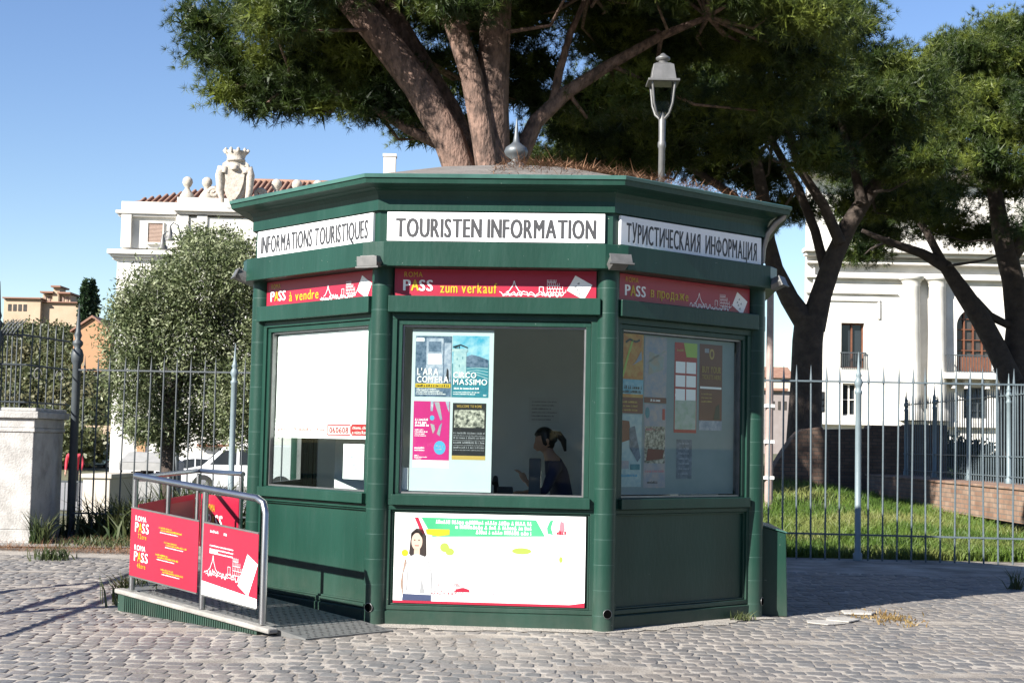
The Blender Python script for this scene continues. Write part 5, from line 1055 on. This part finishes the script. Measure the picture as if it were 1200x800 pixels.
# carved coat of arms with crown, plain shield
cx = lx(265); b = MB(); zc = lambda py: lz(py)
shp = [(-16, 200), (-15, 190), (-8, 185), (0, 188), (8, 185), (15, 190), (16, 200), (14, 215), (9, 228), (2, 238), (-4, 238), (-10, 228), (-14, 215)]
b.prism([(lx(265 + x), lz(y)) for x, y in shp], 'y', -1.1, -.55); b.prism([(lx(265 + x * .72), lz(212 + (y - 212) * .8)) for x, y in shp], 'y', -1.25, -1.1)
for s_ in (-1, 1):
    b.tube([(lx(265 + s_ * 14), -1.0, lz(236)), (lx(265 + s_ * 17), -1.05, lz(222)), (lx(265 + s_ * 18), -1.1, lz(204)), (lx(265 + s_ * 16), -1.15, lz(196)), (lx(265 + s_ * 12), -1.2, lz(197)), (lx(265 + s_ * 12.5), -1.25, lz(202))], [.12, .2, .24, .24, .2, .14], 10)
    b.tube([(lx(265 + s_ * 9), -.95, lz(203)), (lx(265 + s_ * 9.5), -1.0, lz(196)), (lx(265 + s_ * 7), -.95, lz(190))], [.16, .22, .16], 10)
b.lathe([(.30, 0), (.44, .2), (.46, .42), (.40, .62), (.46, .68)], (cx, -.9, lz(201)), 16); b.lathe([(.20, 0), (.24, .12), (.15, .24)], (cx, -1.32, lz(198)), 10)
b.build('shield', 'statue_stone', pal)
b = MB(); b.lathe([(.46, 0), (.53, .03), (.53, .14), (.48, .17), (.56, .42), (.68, .58), (.60, .58), (.46, .38), (.40, .20)], (cx, -.9, lz(187.5)), 20)
for i in range(10): a = R(36 * i); b.tube([(cx + .60 * math.cos(a), -.9 + .60 * math.sin(a), lz(187.5) + .50), (cx + .68 * math.cos(a), -.9 + .68 * math.sin(a), lz(187.5) + .66), (cx + .66 * math.cos(a), -.9 + .66 * math.sin(a), lz(187.5) + .74)], [.07, .10, .03], 8)
b.build('crown', 'statue_stone', pal)
ur = None
for px in (206, 229, 311, 335, 360):
    if ur is None: ur = MB().lathe([(.42, 0), (.42, .12), (.32, .3), (.16, .5), (.13, .62), (.22, .72), (.30, .9), (.27, 1.1), (.14, 1.22), (.05, 1.25)], n=14).build('urn', 'statue_stone', pal); o = ur
    else: o = ur.copy(); col.objects.link(o)
    o.parent = pal; o.location = (lx(px), .0, lz(229))
for s_ in (-1, 1):
    c0 = 265 + s_ * 27; MB().tube([(lx(c0 + s_ * (6.5 - k * .28) * math.cos(k * .45)), -.2, lz(222) + S * (6 - k * .26) * math.sin(k * .45)) for k in range(20)], .13, 8).build('volute', 'statue_stone', pal)

# ------------------------------------------------------------ right palazzo
S2 = 70 / FPX; q = P(945, 500, 70); zr = hz(q.x, 70); pr = thing('white_palazzo', (q.x, 70, zr), 'bright white palazzo with half columns and arched window at the right', 'building', R(-1)); OR = q.z - zr
def X2(px): return (px - 945) * S2
def Z2(py): return (500 - py) * S2 + OR
def b2(b, x0, x1, yt, yb, y0, y1): return b.box(X2(x0), X2(x1), y0, y1, Z2(yb), Z2(yt))
b = MB(); H_ = 18
# front wall with real openings: vertical and horizontal bands round the windows
def wall_holes(b, x0, x1, yt, yb, holes, y0, y1):
    xs = sorted({x0, x1, *[h[0] for h in holes], *[h[1] for h in holes]}); 
    for xa, xb in zip(xs, xs[1:]):
        hs = sorted([h for h in holes if h[0] <= xa and h[1] >= xb], key=lambda h: h[2]); y = yt
        for h in hs:
            if h[2] > y: b2(b, xa, xb, y, h[2], y0, y1)
            y = h[3]
        if yb > y: b2(b, xa, xb, y, yb, y0, y1)
holes = [(985, 1012, 377, 430), (987, 1004, 448, 486), (1120, 1162, 357, 431), (1128, 1156, 450, 486)]
wall_holes(b, 945, 1420, 196, 600, holes, 0, .5); b.prism([(X2(946), .9), (X2(1420), .9), (X2(1420), 16), (X2(946) + 4.2, 16)], 'z', Z2(600), Z2(196.2))
b.build('wall', 'palazzo_white', pr)
b = MB(); b2(b, 985, 1162, 350, 490, .52, .60); b.build('dark_room', 'interior_dark', pr)
b = MB(); b2(b, 938, 1425, 291, 296, -.9, 0); b2(b, 940, 1424, 296.2, 300, -.6, 0); b2(b, 943, 1422, 306, 308.5, -.45, 0); b2(b, 930, 1430, 190, 199, -1.3, .3); b2(b, 934, 1428, 199.2, 204, -.9, -.002); b2(b, 942, 1422, 322, 325, -.32, 0); b2(b, 942, 1050, 341, 343, -.16, 0); b2(b, 942, 1422, 491, 497, -.35, 0); b.build('cornice', 'palazzo_trim', pr, None, .03)
b = MB(); b2(b, 962, 1030, 349, 351.5, -.1, 0); b2(b, 962, 964.5, 352, 372, -.1, 0); b2(b, 1027, 1030, 352, 372, -.1, 0); b2(b, 1106, 1108, 330, 490, -.14, 0); b2(b, 1174, 1176.5, 330, 490, -.14, 0); b2(b, 951, 953, 310, 490, -.2, 0); b2(b, 1100, 1185, 434, 441, -.9, 0)
for x_ in (1112, 1126, 1150, 1164): b2(b, x_, x_ + 5, 441.2, 452, -.5, 0)
b.build('moulding', 'palazzo_trim', pr, None, .015)
cl = None
for px in (1065, 1095, 1200, 1230):
    if cl is None:
        r0 = 11 * S2; h0, h1 = Z2(490), Z2(322); cl = MB().lathe([(r0 * 1.35, 0), (r0 * 1.35, .35), (r0 * 1.15, .5), (r0 * 1.02, .6), (r0, 1), (r0 * .86, h1 - h0 - .5), (r0 * .95, h1 - h0 - .42), (r0 * .9, h1 - h0 - .34), (r0 * 1.15, h1 - h0 - .16), (r0 * 1.3, h1 - h0 - .14), (r0 * 1.3, h1 - h0 - .001)], n=24).build('column', 'palazzo_white', pr); o = cl
    else: o = cl.copy(); col.objects.link(o)
    o.parent = pr; o.location = (X2(px), -.30, h0)
def wframe(x0, x1, y0, y1, nv, nh, m='wood_brown', arch=False):
    b = MB(); w_ = 1.6; b2(b, x0, x0 + w_, y0, y1, .26, .38); b2(b, x1 - w_, x1, y0, y1, .26, .38); b2(b, x0 + w_, x1 - w_, y0, y0 + w_, .26, .38); b2(b, x0 + w_, x1 - w_, y1 - w_, y1, .26, .38)
    for i in range(1, nv): c = x0 + (x1 - x0) * i / nv; b2(b, c - .9, c + .9, y0 + w_, y1 - w_, .27, .37)
    for i in range(1, nh): c = y0 + (y1 - y0) * i / nh; b2(b, x0 + w_, x1 - w_, c - .5, c + .5, .28, .36)
    o = b.build('window', m, pr); b = MB(); b2(b, x0 + 1, x1 - 1, y0 + 1, y1 - 1, .40, .42); b.build('pane', 'car_glass' if not arch else 'dark_pane', o); return o
wframe(985, 1012, 377, 430, 2, 1); wframe(987, 1004, 448, 486, 2, 2, 'palazzo_trim'); o = wframe(1120, 1162, 357, 431, 4, 6, 'wood_brown', True); wframe(1128, 1156, 450, 486, 3, 4, 'iron_dark')
b = MB(); b2(b, 1121.7, 1160.3, 414, 429.3, .24, .265); b.build('panel', 'wood_brown', o)
for s_ in (0, 1):                                     # spandrels make the arched head
    b = MB(); x0, x1 = (1120, 1141) if s_ == 0 else (1141, 1162); pts = [(X2(x0 if s_ == 0 else x1), Z2(357))]
    for k in range(11): a = math.pi / 2 * k / 10; pts.append((X2(1141) + (-1 if s_ == 0 else 1) * 21 * S2 * math.sin(a), Z2(378) + 21 * S2 * math.cos(a) - .01))
    b.prism(pts, 'y', .0, .25); b.build('spandrel', 'palazzo_white', pr)
def grille(x0, x1, y0, y1, n, nm='balcony'):
    b = MB(); b2(b, x0, x1, y0, y0 + 1.2, -.78, -.72); b2(b, x0, x1, y1 - 1, y1, -.78, -.72)
    for i in range(n + 1): c = x0 + (x1 - x0) * i / n; b2(b, c - .35, c + .35, y0 + 1.2, y1 - 1, -.77, -.73)
    for c in (x0, x1): b.box(X2(c) - .02, X2(c) + .02, -.72, 0, Z2(y0 + 1.2), Z2(y0))
    b.build(nm, 'iron_dark', pr)
grille(1104, 1180, 413, 433, 24); 
b = MB()
for i in range(13): c = 984 + i * 29 / 12; b2(b, c - .3, c + .3, 413, 430, -.12, -.08)
b2(b, 983, 1014, 411.5, 413, -.13, -.07); b.build('railing', 'iron_dark', pr)
# dark bush and weeds at the palazzo foot
def bush(label, px, py, d, rx, rz_, n, m='cypress', ln=.16, wd=.05, seed=1, name='bush'):
    c = P(px, py, d); c.z = hz(c.x, d) + rz_ * .7; r_ = random.Random(seed); lob = [(c + Vector((r_.uniform(-.6, .6) * rx, r_.uniform(-.4, .4) * rx, r_.uniform(-.3, .3) * rz_)), (rx * .6, rx * .6, rz_ * .6)) for _ in range(7)]
    return leafy(name, label, 'bush', Vector((c.x, d, hz(c.x, d))), lob, n, ln, wd, m, 'bark_dark', [([Vector((c.x, d, hz(c.x, d) - .05)), Vector((c.x, d, c.z))], [.06, .03])], None, seed, .2)
bush('dark rounded bush behind the fence on the brick wall', 1135, 520, 45, 1.0, 1.0, 5000, seed=3); bush('greyish weedy bush right behind the brick wall fence', 1180, 530, 41, 1.1, .7, 3500, 'shrub', .14, .03, 5)
bush('second dark bush left of the rounded one behind the side fence', 1090, 528, 46, .7, .8, 2500, seed=9)

# ------------------------------------------------------------ far left: street, cars, stall, hill
def car(name, label, cat, pos, rz, prof, wid, wheels, wr, glass, m, group=None):
    t = thing(name, pos, label, cat, rz, group); b = MB(); b.prism(prof, 'y', -wid / 2, wid / 2); b.build('body', m, t, None, .06)
    for s_ in (-1, 1):
        for g in glass:
            b = MB(); y_ = s_ * (wid / 2 + .004); b.prism(g, 'y', y_ - .01, y_ + .01); b.build('side_window', 'car_glass', t)
        for wx in wheels:
            y_ = s_ * (wid / 2 - .10); o = MB().tube([(wx, y_ - .12, wr), (wx, y_ + .12, wr)], wr, 20).build('wheel', 'tyre', t); MB().tube([(wx, y_ + s_ * .121, wr), (wx, y_ + s_ * .13, wr)], wr * .62, 16).build('rim', 'rim', o)
            b = MB(); b.tube([(wx, y_ + s_ * .095, wr), (wx, y_ + s_ * .104, wr)], wr * 1.16, 20); b.build('wheel_arch', 'black_rubber', t)
    return t
van_p = [(-2.3, .3), (-2.35, .75), (-2.2, .98), (-1.55, 1.12), (-.75, 1.86), (-.2, 1.98), (2.2, 1.98), (2.4, 1.8), (2.4, .3)]
q = P(287, 575, 60)
t = car('parked_van', 'white van parked beyond the left fence, seen next to the kiosk', 'van', (q.x - .1, 60, hz(q.x, 60)), R(8), van_p, 1.85, (-1.5, 1.5), .36, [[(-1.25, 1.18), (-.72, 1.72), (-.25, 1.78), (-.25, 1.18)], [(-.12, 1.18), (-.12, 1.78), (.9, 1.78), (.9, 1.18)]], 'car_white')
MB().prism([(-1.52, 1.17), (-1.56, 1.17), (-.80, 1.86), (-.76, 1.83)], 'y', -.78, .78).build('windscreen', 'car_glass', t); MB().box(-2.37, -2.30, -.85, -.5, .72, .9).build('headlight', 'headlamp', t); MB().box(-2.37, -2.30, .5, .85, .72, .9).build('headlight', 'headlamp', t)
car_p = [(-2.1, .28), (-2.15, .6), (-2.0, .78), (-1.05, .92), (-.45, 1.38), (.0, 1.46), (.7, 1.44), (1.35, 1.02), (2.05, .95), (2.15, .7), (2.1, .28)]; cg = [[(-.85, .97), (-.38, 1.33), (.05, 1.38), (.05, .97)], [(.12, .97), (.12, 1.38), (.62, 1.36), (1.1, .99)]]
for nm, lab, px, d, m, rz_ in (('parked_car', 'white car parked behind the van beyond the left fence', 226, 66, 'car_white', R(12)), ('parked_car', 'small red car far down the street beyond the left fence', 86, 118, 'car_red', R(20)), ('parked_car', 'small grey green car far down the street beyond the left fence', 106, 116, 'car_teal', R(20))):
    q = P(px, 540, d); t = car(nm, lab, 'car', (q.x, d, hz(q.x, d) + .02), rz_, car_p, 1.75, (-1.35, 1.35), .31, cg, m); MB().box(-2.16, -2.09, -.8, -.45, .58, .72).build('headlight', 'headlamp', t); MB().box(-2.16, -2.09, .45, .8, .58, .72).build('headlight', 'headlamp', t)
q = P(178, 545, 52); zs = hz(q.x, 52); t = thing('market_stall', (q.x, 52, zs), 'market stall under a flat grey canopy beyond the left fence', 'stall'); zt = P(178, 541, 52).z - zs
b = MB(); w_ = .90
b.add([(-w_, -.9, zt), (w_, -.9, zt), (w_, .9, zt), (-w_, .9, zt), (-w_ * .8, -.3, zt + .34), (w_ * .55, -.3, zt + .30), (w_ * .55, .5, zt + .30), (-w_ * .8, .5, zt + .34)], [(0, 1, 5, 4), (1, 2, 6, 5), (2, 3, 7, 6), (3, 0, 4, 7), (4, 5, 6, 7), (3, 2, 1, 0)]); b.build('canopy', 'canopy_grey', t)
b = MB(); b.box(-w_, w_, -.91, -.89, zt - .28, zt - .01); b.box(-w_, w_, .89, .91, zt - .28, zt - .01); b.box(-w_ - .01, -w_ + .01, -.88, .88, zt - .28, zt - .01); b.box(w_ - .01, w_ + .01, -.88, .88, zt - .28, zt - .01); b.build('valance', 'canopy_grey', t)
for sx in (-1, 1):
    for sy in (-1, 1): MB().tube([(sx * .82, sy * .82, 0), (sx * .82, sy * .82, zt - .01)], .025, 8).build('leg', 'iron_dark', t)
b = MB(); b.box(-.8, .8, -.75, .75, .02, .55); b.build('counter', 'canopy_grey', t); b = MB()
for i in range(14): b.box(*(lambda x, y: (x, x + .2, y, y + .2))(-.75 + (i % 7) * .21, -.7 + (i // 7) * .5), .551, .70 + random.random() * .25)
b.build('goods', 'goods_dark', t)
# small person in red beyond the fence
JR = {'pelvis': ((0, 0, .92), (.14, .10)), 'chest': ((0, 0, 1.25), (.16, .10)), 'neck': ((0, 0, 1.46), .055), 'skull': ((0, -.01, 1.55), .06), 'lsh': ((-.19, 0, 1.38), .06), 'lel': ((-.24, .02, 1.12), .045), 'lwr': ((-.22, -.08, .88), .032), 'rsh': ((.19, 0, 1.38), .06), 'rel': ((.24, .02, 1.12), .045), 'rwr': ((.22, -.08, .88), .032),
      'lkn': ((-.1, -.02, .48), .065), 'lan': ((-.11, .02, .08), .04), 'lto': ((-.12, -.12, .04), .035), 'rkn': ((.1, -.02, .48), .065), 'ran': ((.11, .02, .08), .04), 'rto': ((.12, -.12, .04), .035)}
ER = [('pelvis', 'chest'), ('chest', 'neck'), ('neck', 'skull'), ('chest', 'lsh'), ('lsh', 'lel'), ('lel', 'lwr'), ('chest', 'rsh'), ('rsh', 'rel'), ('rel', 'rwr'), ('pelvis', 'lkn'), ('lkn', 'lan'), ('lan', 'lto'), ('pelvis', 'rkn'), ('rkn', 'ran'), ('ran', 'rto')]
o = person('person', JR, ER, fingers((-.22, -.08, .88), (0, -.2, -1), (0, -1, 0), (1, 0, 0), .2) + fingers((.22, -.08, .88), (0, -.2, -1), (0, -1, 0), (-1, 0, 0), .2), ((0, -.02, 1.62), (0, -1, 0), (0, 0, 1)), ['skin', 'shirt_red', 'trousers'], lambda c: 0 if c.z > 1.47 or (abs(c.x) > .17 and c.z < .93) else (1 if c.z > .93 else 2), lambda hp: [])
q = P(86, 570, 44); o.location = (q.x, 44, hz(q.x, 44)); tag(o, 'small distant person in a red top standing beyond the left fence', 'person')
q = P(112, 575, 29.5); t = thing('stone_pier', (q.x, 29.5, hz(q.x, 29.5)), 'low pale stone pier beyond the left fence beside a small railing', 'pier', R(-3)); b = MB(); b.box(-.26, .28, 0, 1.6, -.1, .86); b.box(-.30, .32, -.04, 1.64, .861, .95); b.build('block', 'palazzo_beige', t, None, .015)
t = thing('barrier_railing', (P(90, 590, 30.2).x - .35, 30.2, hz(-8, 30.2)), 'low iron barrier railing beside the pale stone pier', 'railing')
for z in (.12, .78): MB().box(-.6, .55, -.02, .02, z - .02, z + .02).build('rail', 'iron_dark', t)
for i in range(9): MB().tube([(-.55 + i * .13, 0, 0), (-.55 + i * .13, 0, .759)], .012, 6).build('bar', 'iron_dark', t)
# hill
def hillz(x, y): return 13.0 * sstep((y - 108) / 85) * sstep((-x - 22) / 22)
hx, hy = np.meshgrid(np.linspace(-150, -18, 40), np.linspace(106, 300, 50)); hzv = hillz(hx, hy) + H(hx, hy) - .05; v = np.stack([hx, hy, hzv], -1).reshape(-1, 3); ii, jj = np.meshgrid(np.arange(39), np.arange(49)); b0 = (jj * 40 + ii).ravel(); o = np_mesh('hill', v, np.stack([b0, b0 + 1, b0 + 41, b0 + 40], 1), 'hill_earth'); tag(o, kind='structure')
V, F, k = [], [], 0; r_ = np.random.default_rng(5)
for i in range(240):
    d = r_.uniform(108, 196); px = r_.uniform(-60, 135); x_ = (px - 600) / FPX * d; c = (x_, d, float(hillz(x_, d)) + r_.uniform(-.2, 1.0)); s_ = r_.uniform(1.0, 2.0)
    if d > 150 and px > 92: continue
    pts = in_lobe(c, (s_ * 1.2, s_ * 1.2, s_), 520, r_, .7); pts = pts[pts[:, 2] > c[2] - s_ * .5]; v, f = leaf_arrays(pts, .42, .14, r_); V.append(v); F.append(f + k); k += len(v)
tag(np_mesh('hillside_scrub', np.concatenate(V), np.concatenate(F), 'shrub'), 'brownish green scrub covering the hillside behind the left fence', 'scrub', kind='stuff')
SV = 215 / FPX; q = P(50, 368, 215); vl = thing('hilltop_villa', (q.x, 215, q.z - 3), 'tan villa with a small towered loggia on the far hilltop', 'building')
def bv(b, x0, x1, yt, yb, y0, y1): return b.box((x0 - 50) * SV, (x1 - 50) * SV, y0, y1, (368 - yb) * SV + 3, (368 - yt) * SV + 3)
b = MB(); bv(b, 4, 47, 351, 395, 0, 8); bv(b, 47, 98, 354, 395, 1, 8); bv(b, 57, 64, 340.8, 354, 1.5, 5); bv(b, 57.5, 65, 335, 354, 1.6, 4.5); bv(b, 44, 57, 343, 354, 2, 6); bv(b, 65, 77, 343, 354, 2, 6); bv(b, 31, 45, 347, 351, 2, 6); b.build('wall', 'villa', vl)
b = MB(); bv(b, 43, 58.5, 340, 342, 1, 6.5); bv(b, 63.5, 79, 340.5, 342.5, 1, 6.5); bv(b, 55.5, 67, 333, 335, 1, 5.5); bv(b, 3, 48, 349, 350.5, -.5, 8.5); bv(b, 47, 98.5, 352.5, 353.6, .5, 8.5); b.build('roof', 'roof_far', vl)
for x0 in (9, 15, 21, 27): o = None; b = MB(); bv(b, x0, x0 + 4, 357, 365, -.05, -.01); b.build('window', 'dark_pane', vl)
for x0 in (46, 51, 67, 72): b = MB(); bv(b, x0, x0 + 2.5, 345, 352, 1.9, 1.98); b.build('window', 'villa_dark', vl)
q = P(104, 388, 150); t = thing('gabled_house', (q.x, 150, q.z - 4), 'small orange gabled house on the slope beside the olive crown', 'house'); b = MB(); b.prism([(-1.5, 0), (2.2, 0), (2.2, 4.0), (.35, 5.3), (-1.5, 4.0)], 'y', 0, 6); b.build('wall', 'ochre', t); b = MB(); b.prism([(-1.8, 3.85), (.35, 5.35), (2.5, 3.85), (2.5, 4.05), (.35, 5.6), (-1.8, 4.05)], 'y', -.3, 6.2); b.build('roof', 'roof_far', t)
for i, (px, top, d, lab) in enumerate(((99, 331, 205, 'left thin dark cypress beside the hilltop villa'), (107, 330.5, 206, 'broader dark cypress beside the hilltop villa'))):
    q = P(px, 362, d); zt = P(px, top, d).z; base = Vector((q.x, d, q.z - 3)); h = zt - base.z; lob = [(base + Vector((0, 0, h * f_)), ((.75 + .25 * i) * w_, (.75 + .25 * i) * w_, h * .16)) for f_, w_ in ((.2, 1), (.4, 1.05), (.6, .95), (.78, .7), (.9, .4))]
    leafy('cypress_tree', lab, 'tree', base, lob, 2600, .5, .16, 'cypress', 'bark_dark', [([base, base + Vector((0, 0, h * .5))], [.2, .1])], 'cypresses on the far hill', 20 + i, .5, .8)
q = P(100, 505, 125); t = thing('roadside_wall', (q.x, 125, hz(q.x, 125)), 'tan retaining wall along the far street below the scrub', 'wall'); MB().box(-4, 3, 0, .6, -.2, P(100, 498, 125).z - hz(q.x, 125)).build('wall', 'villa', t)
# ------------------------------------------------------------ far right gap
q = P(915, 540, 150); z0_ = -.5
t = thing('brick_building', (q.x, 150, z0_), 'dull brown building far behind the pink pole', 'building'); SB = 150 / FPX
def bq(b, x0, x1, yt, yb, y0, y1): return b.box((x0 - 915) * SB, (x1 - 915) * SB, y0, y1, P(915, yb, 150).z - z0_, P(915, yt, 150).z - z0_)
b = MB(); bq(b, 890, 926, 458, 545, 0, 9); b.build('wall', 'grey_house', t); b = MB(); bq(b, 888, 922, 455, 457.9, -.5, 9.5); b.build('roof', 'roof_far', t)
for x0 in (904, 911, 918): b = MB(); bq(b, x0, x0 + 3, 470, 480, -.05, -.01); b.build('window', 'dark_pane', t)
t = thing('tiled_house', (q.x + .5, 170, z0_), 'pale house with a long terracotta roof far behind the kiosk corner', 'house'); SB = 170 / FPX
b = MB(); b.box(-5, 4.2, 0, 9, 0, P(915, 443, 170).z - z0_); b.build('wall', 'palazzo_beige', t); b = MB(); zz = P(915, 443, 170).z - z0_ + .01; b.prism([(-.6, zz), (9.6, zz), (4.5, zz + 1.5)], 'x', -5.4, 4.6); b.build('roof', 'terracotta', t)
b = MB(); V = []
hx, hy = np.meshgrid(np.linspace(-20, 190, 30), np.linspace(330, 420, 10)); hv = 25 * sstep((hy - 330) / 60) * (.8 + .2 * np.sin(hx * .06)) ; v = np.stack([hx, hy, hv - 2], -1).reshape(-1, 3); ii, jj = np.meshgrid(np.arange(29), np.arange(9)); b0 = (jj * 30 + ii).ravel(); tag(np_mesh('hill', v, np.stack([b0, b0 + 1, b0 + 31, b0 + 30], 1), 'shrub'), kind='structure')
# a leafless young tree beyond the left edge throws the branch shadows on the cobbles
tb = Vector((-7.29, 10.7, 0)); t = thing('bare_tree', tb, 'slender bare tree standing just left of the plaza', 'tree')
MB().tube([(0, 0, -.05), (0, 0, 1.4), (.02, .03, 2.6), (.03, .02, 3.4)], [.09, .075, .065, .04], 10, wob=.05).build('trunk', 'bark_dark', t)
for e_ in ([(0, 0, 1.0), (1.0, .9, 1.5), (.1, 2.2, 2.3), (-.78, 3.4, 3.0)], [(0, 0, .8), (1.86, -.2, 1.2), (.8, .8, 2.1), (-.38, 1.9, 3.0)], [(0, 0, 1.6), (-.25, 2.24, 2.0), (-.35, 2.8, 2.8)], [(.02, .02, 2.6), (-.3, -.5, 3.4), (-.5, -.8, 4.2)]): MB().tube(e_, [.05, .05, .04, .03][:len(e_)], 8).build('branch', 'bark_dark', t)

V, F, k = [], [], 0; r_ = np.random.default_rng(31)  # unseen trees added behind the camera to cut sky fill and darken reflections
for i in range(60):
    c = (-46 + i * 1.6, -34 + r_.uniform(-3, 3), r_.uniform(3, 8)); pts = in_lobe(c, (3.4, 2.5, 4.0), 520, r_, .5); pts = pts[pts[:, 2] > .2]; v, f = leaf_arrays(pts, .9, .3, r_); V.append(v); F.append(f + k); k += len(v)
tag(np_mesh('added_tree_belt', np.concatenate(V), np.concatenate(F), 'cypress'), 'unseen dark tree belt added behind the camera for window reflections and less skylight', 'wood', kind='stuff')
